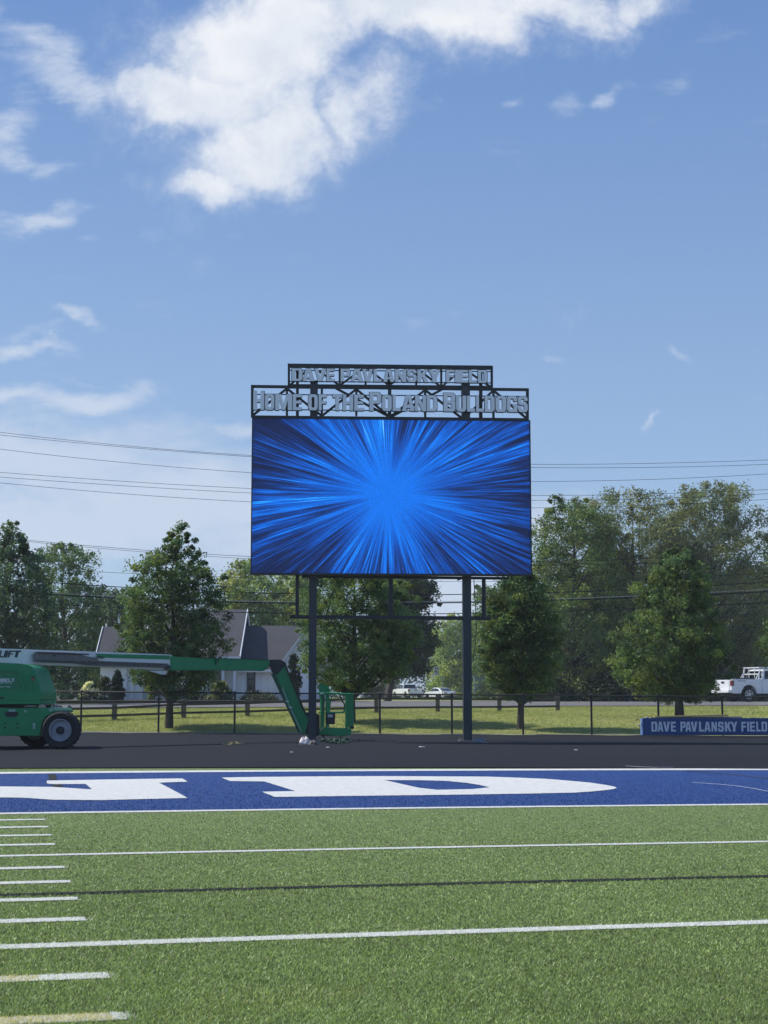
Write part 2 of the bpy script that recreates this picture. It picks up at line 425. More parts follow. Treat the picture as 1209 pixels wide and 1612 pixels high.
def dens(pl, st=.5):
    o = []
    for (a, b), (c, d) in zip(pl, pl[1:]+pl[:1]):
        n = max(1, int(math.hypot(c-a, d-b)/st))
        for i in range(n): o.append((a+(c-a)*i/n, b+(d-b)*i/n))
    return o
flat_shape('end_zone_letter_n', [dens(N_full)], [], m_white, .006)
flat_shape('end_zone_letter_d', [dens(Df)], [dens(Cf)], m_white, .006)

for sc_ in Scf: flat_shape('dark_infill_patch', [dens(sc_)], [], m_black, .0075)
# ---- turf blades (real geometry, thinning with distance)
def in_poly(u, d, pl):
    ins = np.zeros(len(u), bool); n = len(pl)
    for i in range(n):
        a, b = pl[i]; c, e = pl[(i+1) % n]
        cond = ((b > d) != (e > d)) & (u < (c-a)*(d-b)/((e-b) if e != b else 1e-9)+a); ins ^= cond
    return ins
def gz_np(x, y):
    u = np.clip(x*math.cos(PSI)+y*math.sin(PSI), -25, 25); d = -x*math.sin(PSI)+y*math.cos(PSI)
    t = np.clip((d-26.6)/3.4, 0, 1); return (-.00198*u-.00032*u*u)*(1-t*t*(3-2*t))
def blades():
    N = 1050000; r = RNG
    py = 1209+(1760-1209)*r.random(N)**.9; px = -260+1730*r.random(N)
    u_, v_ = (px-604.5)/F_PX, (py-806)/F_PX; c, s_ = math.cos(PITCH), math.sin(PITCH)
    ry, rz = c+v_*s_, s_-v_*c; k = -(CAM_H+.03)/rz; x = u_*k; y = ry*k
    d = -x*math.sin(PSI)+y*math.cos(PSI); u = x*math.cos(PSI)+y*math.sin(PSI)
    ok = (y < tn(0)+.125*x-.1) & (y > 3); x, y, d, u = x[ok], y[ok], d[ok], u[ok]; N = len(x)
    z = gz_np(x, y)
    col = np.tile(np.array([.285, .370, .135]), (N, 1))
    hue = r.random(N); col = col*(.22+1.55*r.random(N)**1.5)[:, None]
    dry = hue > .93; col[dry] = np.array([.24, .27, .12])*(.6+.6*r.random(dry.sum()))[:, None]
    patch = np.sin(x*.9+1.3*np.sin(y*.7))*np.cos(y*.55+x*.3)+.8*np.sin(x*2.3+2*np.sin(y*1.9))*np.sin(y*2.7+x); col *= (1+.07*patch)[:, None]; seam = (np.abs(((GOAL-d)/YD+2.4)%5-.02) < .03); col[seam] *= .72
    n = (GOAL-d)/YD; jit = r.normal(0, .012, N)
    bl = (n < 0) & (n > -10.4); col[bl] = np.array([.022, .075, .27])*(.45+1.0*r.random(bl.sum()))[:, None]
    wv = (.78+.36*r.random(N))[:, None]
    wh = (in_poly(u+jit, d+jit, N_full) | in_poly(u+jit, d+jit, Df)) & ~in_poly(u+jit, d+jit, Cf)
    col[wh] = (np.array(WHITE)*wv)[wh]
    for sc_ in Scf: q_ = in_poly(u+jit*2, d+jit*2, sc_); col[q_] = np.array([.02, .022, .025])
    for n0, n1, u0, u1, cc in LINES:
        s = (n > n0+jit*.3) & (n < n1+jit*.3) & (u > u0+jit*2) & (u < u1+jit*2)
        col[s] = (np.array(cc)*wv)[s]
        if cc is WHITE and n0 > 9:       # yellow goal paint showing through the white
            ye = s & (((n > 10.5) & (n < 11.5) & (u < .516-.30)) | ((n > 11.5) & (n < 12.5) & (u < .516-.05) & (u > .516-.52)) | ((n < 10.5) & (u > 5.8+.6*np.sin(u*40)) & (u < 6.6)))
            col[ye] = (np.array([.62, .56, .26])*wv)[ye]
    smear = (n > 11.1) & (n < 12.3) & (np.abs(u-(.95+.25*np.sin(n*5))) < .35) & (r.random(N) < .16) & (r.random(N) < np.exp(-((n-11.8)/.35)**2)); col[smear] = np.array([.30, .31, .08])
    h = (.006+.0105*r.random(N))*np.clip(1.15-.025*y, .5, 1); w = (.0012+.00021*y)*(.6+.8*r.random(N))
    th = r.random(N)*2*math.pi; ph = r.random(N)*2*math.pi; lean = (.3+1.6*r.random(N)**1.3)
    dx, dy = np.cos(th)*w, np.sin(th)*w
    V = np.empty((N, 3, 3), np.float32)
    V[:, 0] = np.stack([x-dx, y-dy, z-.002], 1); V[:, 1] = np.stack([x+dx, y+dy, z-.002], 1)
    V[:, 2] = np.stack([x+np.cos(ph)*h*lean, y+np.sin(ph)*h*lean, z+h], 1)
    C = np.repeat(col[:, None, :], 3, 1); C[:, 2] *= 1.1
    o = np_mesh('turf_blades', V.reshape(-1, 3), np.arange(N*3).reshape(N, 3), vcol_mat('turf_fibre', .5, .28, .45), C.reshape(-1, 3), nper=3)
    tag(o, 'short synthetic grass fibres covering the playing field', 'grass', kind='stuff')
blades()
#@@REST
# ------------------------------------------------------------------ lettering (own condensed block alphabet, 10 x 10 cell)
def oc(x0, x1, y0, y1, c): return [(x0+c, y0), (x1-c, y0), (x1, y0+c), (x1, y1-c), (x1-c, y1), (x0+c, y1), (x0, y1-c), (x0, y0+c)]
T = 3.4
GLY = {
 'D': ([[(0, 0), (8.2, 0), (10, 1.6), (10, 8.4), (8.2, 10), (0, 10)]], [[(T, 1.7), (6.5, 1.7), (6.5, 8.3), (T, 8.3)]]),
 'A': ([[(0, 0), (3.2, 0), (3.6, 2), (6.4, 2), (6.8, 0), (10, 0), (7, 10), (3, 10)]], [[(4.0, 3.7), (6.0, 3.7), (5.0, 8.2)]]),
 'V': ([[(0, 10), (3.3, 10), (5, 3.2), (6.7, 10), (10, 10), (6.9, 0), (3.1, 0)]], []),
 'E': ([[(0, 0), (9.6, 0), (9.6, 1.9), (T+.2, 1.9), (T+.2, 4.2), (9, 4.2), (9, 5.9), (T+.2, 5.9), (T+.2, 8.1), (9.6, 8.1), (9.6, 10), (0, 10)]], []),
 'F': ([[(0, 0), (T+.2, 0), (T+.2, 4.1), (9, 4.1), (9, 5.9), (T+.2, 5.9), (T+.2, 8.1), (9.6, 8.1), (9.6, 10), (0, 10)]], []),
 'P': ([[(0, 0), (T, 0), (T, 3.9), (8.4, 3.9), (10, 5.3), (10, 8.6), (8.4, 10), (0, 10)]], [[(T, 5.6), (6.6, 5.6), (6.6, 8.3), (T, 8.3)]]),
 'R': ([[(0, 0), (T, 0), (T, 3.9), (5, 3.9), (6.6, 0), (10, 0), (8.4, 4.3), (10, 5.6), (10, 8.6), (8.4, 10), (0, 10)]], [[(T, 5.6), (6.6, 5.6), (6.6, 8.3), (T, 8.3)]]),
 'B': ([[(0, 0), (8.4, 0), (10, 1.4), (10, 4.1), (9, 5.1), (10, 6.1), (10, 8.7), (8.4, 10), (0, 10)]], [[(T, 1.7), (6.6, 1.7), (6.6, 4.2), (T, 4.2)], [(T, 5.9), (6.6, 5.9), (6.6, 8.3), (T, 8.3)]]),
 'L': ([[(0, 0), (9.6, 0), (9.6, 2), (T+.4, 2), (T+.4, 10), (0, 10)]], []),
 'N': ([[(0, 0), (3.0, 0), (3.0, 5.6), (6.6, 0), (10, 0), (10, 10), (7.0, 10), (7.0, 4.4), (3.4, 10), (0, 10)]], []),
 'S': ([[(0, 1.6), (1.6, 0), (8.4, 0), (10, 1.6), (10, 4.6), (8.4, 6.1), (3.6, 6.1), (3.6, 8.3), (6.4, 8.3), (6.4, 7.1), (10, 7.1), (10, 8.5), (8.4, 10), (1.6, 10), (0, 8.5), (0, 5.6), (1.6, 4.3), (6.4, 4.3), (6.4, 1.7), (3.6, 1.7), (3.6, 3.1), (0, 3.1)]], []),
 'K': ([[(0, 0), (T, 0), (T, 3.2), (4.3, 4.4), (6.4, 0), (10, 0), (6.7, 6), (9.8, 10), (6.3, 10), (T, 6.2), (T, 10), (0, 10)]], []),
 'Y': ([[(3.2, 0), (6.8, 0), (6.8, 4.2), (10, 10), (6.7, 10), (5, 6.3), (3.3, 10), (0, 10), (3.2, 4.2)]], []),
 'I': ([[(2.2, 0), (7.8, 0), (7.8, 10), (2.2, 10)]], []),
 'H': ([[(0, 0), (T, 0), (T, 4.1), (6.6, 4.1), (6.6, 0), (10, 0), (10, 10), (6.6, 10), (6.6, 5.9), (T, 5.9), (T, 10), (0, 10)]], []),
 'O': ([oc(0, 10, 0, 10, 1.7)], [oc(3.6, 6.4, 1.7, 8.3, .5)]),
 'M': ([[(0, 0), (2.5, 0), (2.5, 6.4), (4.1, 0), (5.9, 0), (7.5, 6.4), (7.5, 0), (10, 0), (10, 10), (6.6, 10), (5, 4.4), (3.4, 10), (0, 10)]], []),
 'T': ([[(3.1, 0), (6.9, 0), (6.9, 8.1), (10, 8.1), (10, 10), (0, 10), (0, 8.1), (3.1, 8.1)]], []),
 'U': ([[(0, 1.7), (1.7, 0), (8.3, 0), (10, 1.7), (10, 10), (6.5, 10), (6.5, 1.8), (3.5, 1.8), (3.5, 10), (0, 10)]], []),
 'G': ([[(0, 1.7), (1.7, 0), (10, 0), (10, 5.2), (5.4, 5.2), (5.4, 3.7), (6.5, 3.7), (6.5, 1.7), (3.5, 1.7), (3.5, 8.3), (6.5, 8.3), (6.5, 6.8), (10, 6.8), (10, 8.4), (8.3, 10), (1.7, 10), (0, 8.3)]], []),
 'J': ([[(0, 1.7), (1.7, 0), (8.3, 0), (10, 1.7), (10, 10), (6.4, 10), (6.4, 1.8), (3.5, 1.8), (3.5, 4), (0, 4)]], []),
}
GM = {}
def glyph(ch, m, rim=None):
    key = (ch, m.name)
    if key in GM: return GM[key]
    outs, holes = GLY[ch]
    cu = bpy.data.curves.new('g', 'CURVE'); cu.dimensions = '2D'; cu.fill_mode = 'BOTH'; cu.extrude = .5
    for pl in outs+holes:
        sp = cu.splines.new('POLY'); sp.points.add(len(pl)-1); sp.use_cyclic_u = True
        for i, (a, b) in enumerate(pl): sp.points[i].co = (a/10, b/10, 0, 1)
    o = bpy.data.objects.new('g', cu); COL.objects.link(o)
    me = bpy.data.meshes.new_from_object(o.evaluated_get(bpy.context.evaluated_depsgraph_get())); bpy.data.objects.remove(o)
    for v in me.vertices: x, y, z = v.co; v.co = (x, -z, y)      # face towards -y
    me.materials.clear(); me.materials.append(m)
    if rim:
        me.materials.append(rim)
        for p in me.polygons:
            if abs(p.normal.y) < .5: p.material_index = 1
    me.name = 'letter'; GM[key] = me; return me
def letter(ch, m, parent, corner, xdir, w, h, th, rim=None, shear=0.):
    """corner = lower left front point in the parent's space"""
    me = glyph(ch, m, rim); o = bpy.data.objects.new('letter', me); COL.objects.link(o); o.parent = parent
    xd = Vector(xdir).normalized(); yd = Vector((-xd.y, xd.x, 0)).normalized()
    up = Vector((0, 0, 1))+xd*shear
    M = Matrix.Identity(4)
    for i in range(3): M[i][0] = xd[i]*w; M[i][1] = yd[i]*th; M[i][2] = up[i]*h; M[i][3] = Vector(corner)[i]+yd[i]*th*.5
    if shear:
        me2 = me.copy()
        me2.transform(M); o.data = me2
    else: o.matrix_local = M
    return o
# ------------------------------------------------------------------ scoreboard
m_steel = mat('painted_black_steel', (.026, .034, .046), .5, var=.15, scale=3)
m_steel2 = mat('painted_black_steel_truss', (.014, .017, .022), .5, var=.15, scale=3)
m_galv = mat('brushed_letter_metal', (.78, .80, .84), .45, metal=.15, var=.06, scale=4)
m_letter_rim = mat('letter_return', (.03, .035, .045), .5)
SB_Y, SB_A = 43.2, R(3.6)
SBO = Vector(((395-604.5)/2500*SB_Y, SB_Y, 0)); SBX = Vector((math.cos(SB_A), math.sin(SB_A), 0)); SBN = Vector((-math.sin(SB_A), math.cos(SB_A), 0))
def SBP(px, py, off=0.):
    """pixel -> local point on the plane `off` metres behind the screen face"""
    d = Vector(ray(px, py)); o = Vector((0, 0, CAM_H)); p0 = SBO+SBN*off
    t = (p0-o).dot(SBN)/d.dot(SBN); w = o+d*t-SBO
    return Vector((w.dot(SBX), w.dot(SBN), w.z))
sb = empty('scoreboard', SBO, 'large video scoreboard on two black steel posts behind the end zone', 'scoreboard', rz=SB_A)
def sbar(mb, a, b, w, d, off): mb.bar(SBP(a[0], a[1], off), SBP(b[0], b[1], off), w, d, up=(0, 1, 0)); return mb
zb = 0.0
for (x0, x1, lab) in ((485.6, 497.2, 1), (727.8, 744.5, 2)):
    a = SBP((x0+x1)/2 if lab == 1 else 736, 1168, .42); wpost = .21 if lab == 1 else .23
    mb = MB()
    top = SBP(491 if lab == 1 else 729, 600 if lab == 1 else 603, .42).z
    # wide-flange column: two flanges and a web
    cx = a.x; hw = wpost/2
    mb.bb(cx-hw, cx+hw, .30, .322, -.02, top); mb.bb(cx-hw, cx+hw, .52, .542, -.02, top); mb.bb(cx-hw+.004, cx-hw+.022, .3225, .5195, -.02, top); mb.bb(cx+hw-.022, cx+hw-.004, .3225, .5195, -.02, top)
    pst = mb.build('post', m_steel, sb, bevel=.003)
    bp = MB(); bp.bb(cx-.24, cx+.24, .18, .66, .010, .035); bp.build('base_plate', mat('worn_steel', (.2, .19, .18), .6, metal=.4, var=.3, scale=12), pst)
    for sx in (-.18, .18):
        for yy in (.24, .6):
            MB().tube([(cx+sx, yy, .03), (cx+sx, yy, .10)], .018, 6).build('bolt', MATS['worn_steel'], pst)
# screen
BL, BR, TL, TR = SBP(394.5, 904), SBP(837.5, 907), SBP(395.5, 657.5), SBP(833.5, 661.5)
sx0, sx1, sz0, sz1 = BL.x, SBP(836, 800).x, (BL.z+BR.z)/2, (TL.z+TR.z)/2
MB().bb(sx0, sx1, .02, .26, sz0, sz1).build('screen_cabinet', m_steel2, sb, bevel=.01)
fr = MB(); e = .028
fr.bb(sx0-.004, sx1+.004, -.03, .02, sz0-.004, sz0+.045); fr.bb(sx0-.004, sx1+.004, -.03, .02, sz1-e, sz1+.004)
fr.bb(sx0-.004, sx0+e, -.03, .02, sz0+.045, sz1-e); fr.bb(sx1-e, sx1+.004, -.03, .02, sz0+.045, sz1-e)
fr.build('screen_frame', m_steel2, sb)
def led_mat():
    m = bpy.data.materials.new('led_display'); m.use_nodes = True; t = m.node_tree; k = NT(t); b = t.nodes['Principled BSDF']
    b.inputs['Base Color'].default_value = (.012, .013, .016, 1); b.inputs['Roughness'].default_value = .55
    g = k.coord('Object'); x, y, z = k.sep(g)
    c = SBP(612, 778); dx = k.m('SUBTRACT', x, c.x); dz = k.m('SUBTRACT', z, c.z)
    r = k.m('SQRT', k.m('ADD', k.m('MULTIPLY', dx, dx), k.m('MULTIPLY', k.m('MULTIPLY', dz, dz), 1.25)))
    ang = k.m('ARCTAN2', dz, dx)
    # streaks: noise over direction on a circle, very slow along the radius
    ca, sa = k.m('COSINE', ang), k.m('SINE', ang)
    def streak(s, rr, off, det=3, ro=.6):
        v = k.comb(k.m('MULTIPLY', ca, s), k.m('MULTIPLY', sa, s), k.m('MULTIPLY_ADD', r, rr, off)); return k.noise(v, 1.0, det, ro)
    sA = streak(9, .14, 3.1, 4, .65); sB = streak(40, .40, 9.7, 3, .6); sC = streak(95, .8, 1.7, 2, .5); sD = streak(3.2, .15, 5.5, 2, .5)
    q = k.m('ADD', k.m('MULTIPLY', k.m('SUBTRACT', sA, .5), 1.1), k.m('ADD', k.m('MULTIPLY', k.m('SUBTRACT', sB, .5), 1.6), k.m('MULTIPLY', k.m('SUBTRACT', sC, .5), 1.3)))
    q = k.m('ADD', q, k.m('MULTIPLY', k.m('SUBTRACT', sD, .5), .9))
    lum = k.m('ADD', k.mr(r, .6, 4.2, .61, .19), k.m('MULTIPLY', q, k.mr(r, .5, 2.0, .06, .80)), clamp=True)
    cr = t.nodes.new('ShaderNodeValToRGB'); e_ = cr.color_ramp.elements
    e_[0].position = 0; e_[0].color = (.002, .006, .045, 1); e_[1].position = 1; e_[1].color = (.30, .68, 1.0, 1)
    for p, cc in ((.22, (.002, .02, .13, 1)), (.45, (.001, .075, .46, 1)), (.68, (.001, .18, .86, 1)), (.86, (.02, .38, 1.0, 1))):
        n = e_.new(p); n.color = cc
    t.links.new(lum, cr.inputs[0])
    gx = k.m('SINE', k.m('MULTIPLY', x, 2*math.pi/.0125)); gy = k.m('SINE', k.m('MULTIPLY', z, 2*math.pi/.0125))
    pitch = k.m('MULTIPLY_ADD', k.m('MULTIPLY', gx, gy), .10, 1.0)
    grain = k.mr(k.noise(g, 42, 2, .6), .3, .7, .8, 1.2)
    t.links.new(cr.outputs[0], b.inputs['Emission Color']); k.put(b.inputs['Emission Strength'], k.m('MULTIPLY', k.m('MULTIPLY', pitch, grain), .82))
    return m
mb = MB(); mb.add([(sx0+e, .012, sz0+.045), (sx1-e, .012, sz0+.045), (sx1-e, .012, sz1-e), (sx0+e, .012, sz1-e)], [(0, 1, 2, 3)])
mb.add([(sx0+e, .019, sz0+.045), (sx1-e, .019, sz0+.045), (sx1-e, .019, sz1-e), (sx0+e, .019, sz1-e)], [(3, 2, 1, 0)])
mb.build('screen', led_mat(), sb)
# truss signs
r3 = lambda x, y: (385+x/5.145, 565+y/5.145)
r4 = lambda x, y: (610+x/5.145, 565+y/5.145)
PXM = SB_Y/2500
def tb(a, b, wpx, off=.34, name='truss_member', d=.06):
    m = MB(); sbar(m, a, b, d, wpx*PXM, off) if False else m.bar(SBP(*a, off), SBP(*b, off), wpx*PXM, d, up=(0, 1, 0)); return m.build(name, m_steel2, sb)
TX = {}
# lower row outer frame
tb(r3(52, 223), r4(1143, 250), 4.6, .34, 'truss_chord'); tb(r3(52, 467), r4(1143, 490), 3.6, .34, 'truss_chord')
tb(r3(63, 218), r3(63, 470), 4.6, .342); tb(r4(1133, 245), r4(1133, 495), 4.6, .342)
# upper row outer frame
tb(r3(350, 55), r4(852, 72), 6.6, .36, 'truss_chord'); tb(r3(350, 222), r4(852, 236), 7.0, .36, 'truss_chord')
tb(r3(359, 42), r3(359, 230), 3.8, .365); tb(r4(844, 62), r4(844, 240), 3.8, .365)
for (f, x, w) in ((r3, 343, 3.8), (r3, 428, 4.8), (r3, 626, 3.8), (r3, 905, 3.6), (r3, 1175, 5.6), (r4, 305, 3.8), (r4, 755, 5.6), (r4, 858, 3.8)):
    y0 = 226 if f is r3 else 238; y1 = 462 if f is r3 else 484
    tb(f(x, y0), f(x, y1), w, .345)
for (f, x, w) in ((r3, 428, 4.6), (r3, 770, 3.2), (r3, 980, 3.2), (r3, 1170, 5.4), (r4, 232, 3.4), (r4, 435, 3.4), (r4, 755, 5.4)):
    tb(f(x, 52 if f is r3 else 66), f(x, 214 if f is r3 else 230), w, .37)
for a, b in ((r3(70, 455), r3(343, 240)), (r3(343, 240), r3(626, 462)), (r3(626, 462), r3(905, 245)), (r3(905, 245), r3(1175, 470)), (r3(740, 238), r3(1160, 462)), (r4(20, 470), r4(305, 252)), (r4(305, 252), r4(600, 478)), (r4(440, 248), r4(30, 470)), (r4(620, 480), r4(858, 255)), (r4(858, 255), r4(1133, 488))):
    tb(a, b, 3.6, .36)
for a, b in ((r3(365, 215), r3(545, 60)), (r3(545, 60), r3(770, 215)), (r3(770, 215), r3(980, 65)), (r3(980, 65), r3(1170, 215)), (r4(-5, 225), r4(232, 72)), (r4(232, 72), r4(435, 228)), (r4(435, 228), r4(615, 78)), (r4(615, 78), r4(840, 230))):
    tb(a, b, 3.0, .38)
for a, b in ((r3(75, 287), r4(1130, 304)), (r3(75, 408), r4(1130, 432)), (r3(365, 92), r4(840, 102)), (r3(365, 182), r4(840, 195))):
    tb(a, b, 1.5, .26, 'letter_rail', .03)
ROW1 = [('H', 70, 158, 0, 1), ('O', 165, 240, 0, 0), ('M', 248, 384, 0, 0), ('E', 390, 466, 0, 0), ('O', 516, 592, 0, 0), ('F', 600, 668, 0, 0), ('T', 712, 790, 0, 0), ('H', 796, 880, 0, 0), ('E', 888, 968, 0, 0), ('P', 1012, 1106, 0, 1), ('O', 1113, 1192, 0, 0),
        ('L', 42, 108, 1, 0), ('A', 118, 218, 1, 0), ('N', 224, 312, 1, 0), ('D', 318, 402, 1, 0), ('B', 455, 550, 1, 1), ('U', 556, 638, 1, 0), ('L', 645, 712, 1, 0), ('L', 718, 780, 1, 0), ('D', 788, 868, 1, 0), ('O', 876, 962, 1, 0), ('G', 968, 1052, 1, 0), ('S', 1058, 1136, 1, 0)]
ROW2 = [('D', 383, 468, 0), ('A', 470, 564, 0), ('V', 566, 658, 0), ('E', 664, 730, 0), ('P', 778, 856, 0), ('A', 862, 958, 0), ('V', 955, 1038, 0), ('L', 1045, 1112, 0), ('A', 1124, 1209, 0),
        ('N', 62, 152, 1), ('S', 160, 236, 1), ('K', 243, 332, 1), ('Y', 332, 428, 1), ('F', 475, 545, 1), ('I', 532, 602, 1), ('E', 585, 655, 1), ('L', 660, 726, 1), ('D', 733, 810, 1)]
def halo_backing(ch, par, a, w, h, th):
    e_ = .016; o = bpy.data.objects.new('letter_halo_backing', glyph(ch, m_letter_rim)); COL.objects.link(o); o.parent = par  # oversized dark copy, added to draw the halo outline round each letter
    o.scale = ((w+2*e_)/w, .02/th, (h+2*e_)/h); o.location = (-e_/w, (.04-th/2)/th, -e_/h)
for ch, x0, x1, side, big in ROW1:
    f = r4 if side else r3; xm = (x0+x1)/2+(1157 if side else 0)
    yb = 411+(xm-70)/2220*20; yt = (282 if not big else 260)+(xm-70)/2220*20
    a, b, c = SBP(*f(x0, yb), .17), SBP(*f(x1, yb), .17), SBP(*f(x0, yt), .17)
    lo_ = letter(ch, m_galv, sb, a, (1, 0, 0), b.x-a.x, c.z-a.z, .17, m_letter_rim); halo_backing(ch, lo_, a, b.x-a.x, c.z-a.z, .17)
for ch, x0, x1, side in ROW2:
    f = r4 if side else r3; xm = (x0+x1)/2+(1157 if side else 0)
    yb = 177+(xm-383)/1600*16; yt = 75+(xm-383)/1600*16
    a, b, c = SBP(*f(x0, yb), .19), SBP(*f(x1, yb), .19), SBP(*f(x0, yt), .19)
    lo_ = letter(ch, m_galv, sb, a, (1, 0, 0), b.x-a.x, c.z-a.z, .16, m_letter_rim); halo_backing(ch, lo_, a, b.x-a.x, c.z-a.z, .16)
# lower cross beam with hangers
tb((457, 971), (772.7, 973.5), 6.0, .40, 'cross_beam', .10)
for x, w, y0 in ((468, 5.5, 905), (615, 7, 906), (761.5, 6, 908)): tb((x, y0), (x, 971), w, .405, 'hanger')
tb((475, 907.5), (800, 910.5), 4.2, .40, 'bottom_rail', .10)
tb((720, 913), (730, 909), 3, .30, 'bracket')
cb = MB(); cb.tube([SBP(746, 912, .5), SBP(748, 950, .5), SBP(750, 985, .5), SBP(748, 1015, .5), SBP(745, 1040, .5)], .012, 5); cb.build('hanging_cable', m_steel2, sb)
MB().tube([SBP(831, 655, .3), SBP(826, 649, .3)], .02, 5).build('antenna', m_steel2, sb)

# ------------------------------------------------------------------ boom lift
m_green = mat('lift_green_paint', (.014, .25, .095), .42, var=.14, scale=2.5, spec=.35)
m_dgreen = mat('lift_dark_green', (.007, .085, .04), .5, var=.2, scale=3)
m_bone = mat('lift_white_paint', (.68, .70, .70), .38, var=.07, scale=2, coat=.2)
m_grey = mat('lift_grey_tray', (.16, .155, .145), .6, var=.25, scale=9)
m_rubber = mat('tyre_rubber', (.022, .023, .026), .85, var=.25, scale=14, bump=.3, bscale=40)
m_rim = mat('lift_rim_grey', (.38, .40, .45), .42, var=.1, scale=5)
m_black = MATS.get('turf_black'); m_blackp = mat('black_parts', (.018, .020, .026), .5, var=.2)
m_decal = mat('decal_white', (.7, .75, .74), .5, var=.1); m_decalb = mat('decal_dark_blue', (.02, .035, .06), .5, var=.1)
L = empty('boom_lift', G(40, 1178, 20, 60), 'green and white articulated boom lift parked on the black track', 'boom lift')
bpy.context.view_layer.update()
LI = L.matrix_world.inverted()
def lp(mb, name, m, parent=None, bevel=0., smooth=False):
    o = mb.build(name, m, None, bevel=bevel, smooth=smooth)
    par = parent or L
    o.parent = par
    if parent is None: o.data.transform(Matrix.Translation(-L.location))
    else: o.data.transform(Matrix.Translation(-L.location))
    return o
LC = 37.3     # near side of the chassis
def bmy(px): return 1/(.02119-.02034*(px-604.5)/2500)
# wheels
def wheel(px, py, rpx, Y, par=L, tread=24):
    c = P(px, py, Y); r = rpx*Y/2500; w = .34
    mt = Matrix.Translation(c)
    o = MB().lathe([(r*.58, -.02), (r*.62, .0), (r*.90, -.035), (r*.975, .0), (r*.985, .08), (r*.985, w-.08), (r*.96, w), (r*.6, w), (r*.55, w-.05)], 48, mt)
    ty = lp(o, 'tyre', m_rubber, smooth=True)
    tr = MB()
    for i in range(tread):
        for sd_ in (0, 1):
            a = 2*math.pi*(i+.5*sd_)/tread; rot = Matrix.Rotation(-a, 3, 'Y') @ Matrix.Rotation(R(28 if sd_ else -28), 3, 'X')
            pos = c+Vector((math.cos(a)*r*.985, (.11 if sd_ else w-.11), math.sin(a)*r*.985)); tr.box(pos, (r*.055, .20, r*.085), Matrix.Rotation(-a, 3, 'Y'))
    t2 = lp(tr, 'tread', m_rubber, ty)
    rm = MB().lathe([(r*.60, -.03), (r*.575, -.035), (r*.55, .0), (r*.52, .09), (r*.30, .06), (r*.25, .03), (0.001, .03)], 40, mt)
    ro = lp(rm, 'rim', m_rim, smooth=True)
    hb = MB().lathe([(r*.22, .05), (r*.22, -.03), (r*.18, -.06), (r*.08, -.07), (.001, -.07)], 12, mt)
    hb_o = lp(hb, 'hub', m_blackp, ro)
    for i in range(9):
        a = 2*math.pi*i/9; q = c+Vector((math.cos(a)*r*.185, -.065, math.sin(a)*r*.185))
        lp(MB().tube([q, q+Vector((0, -.03, 0))], r*.03, 6), 'lug_nut', m_blackp, ro)
wheel(95, 1149.5, 29.2, 37.1)
wheel(56, 1147.5, 27.8, 39.3)
wheel(-150, 1149.5, 29.2, 37.1); wheel(-170, 1147.5, 27.8, 39.3)
zz = lambda x, y: (x/8.486, 1000+y/8.486)
ch = [(-175, 1117), (-150, 1114)]+[zz(*q) for q in ((300, 975), (620, 970), (700, 985), (738, 1010), (742, 1030), (690, 1050), (620, 1085), (570, 1150), (545, 1250), (540, 1335), (520, 1345))]+[(-95, 1158.5), (-110, 1140), (-140, 1125)]
lp(prism_px(ch, 37.25, 2.2), 'chassis', m_green, bevel=.02)
lp(prism_px([(-110, 1109), (64, 1109), (60, 1114.5), (-110, 1114.5)], 37.9, 1.4), 'turntable', m_blackp)
lp(prism_px([zz(*q) for q in ((300, 960), (340, 935), (480, 935), (510, 960))], 37.6, .8), 'hose_cover', mat('lift_pale_part', (.38, .37, .34), .5), bevel=.02)
lp(prism_px([zz(*q) for q in ((505, 975), (510, 930), (560, 920), (590, 975))], 37.5, .3), 'strap_bundle', mat('dirty_cloth', (.40, .33, .26), .9), bevel=.02)
lp(prism_px([zz(*q) for q in ((60, 1025), (245, 1025), (240, 1060), (215, 1090), (90, 1090), (65, 1060))], 37.235, .03), 'tie_down_slot', m_blackp, bevel=.004)
for q in ((68, 1178), (68, 1235), (230, 1178), (230, 1235)):
    c = P(*zz(*q), 37.235); lp(MB().tube([c, c+Vector((0, .03, 0))], .022, 8), 'bolt_hole', m_blackp)
for a, b, c_, d in ((438, 470, 1172, 1255), (320, 355, 1003, 1030), (655, 700, 985, 1018), (115, 205, 990, 1020)):
    lp(prism_px([zz(a, c_), zz(b, c_), zz(b, d), zz(a, d)], 37.238, .012), 'warning_decal', mat('decal_pale_green', (.30, .45, .38), .5))
# engine hood: solid body with a side panel darkened like a recess
hood = [(-150, 1043), zz(0, 365), zz(250, 378), zz(380, 395), zz(430, 425), zz(455, 460), zz(480, 550), zz(515, 650), zz(548, 740), zz(558, 790), zz(553, 860), zz(540, 872), (-150, 1103)]
fr_ = [P(px, py, 37.55) for px, py in hood]; cen = P(0, 1075, 37.55)
bk = [q+Vector((0, 1.7, 0)) for q in fr_]
ho = lp(MB().prism(fr_, bk), 'engine_hood', m_green, bevel=.045, smooth=True)
lp(prism_px([(-150, 1103)]+[zz(*q) for q in ((540, 873), (545, 905), (530, 922))]+[(-150, 1108.5)], 37.5, 1.8), 'hood_skirt', m_green, bevel=.012)
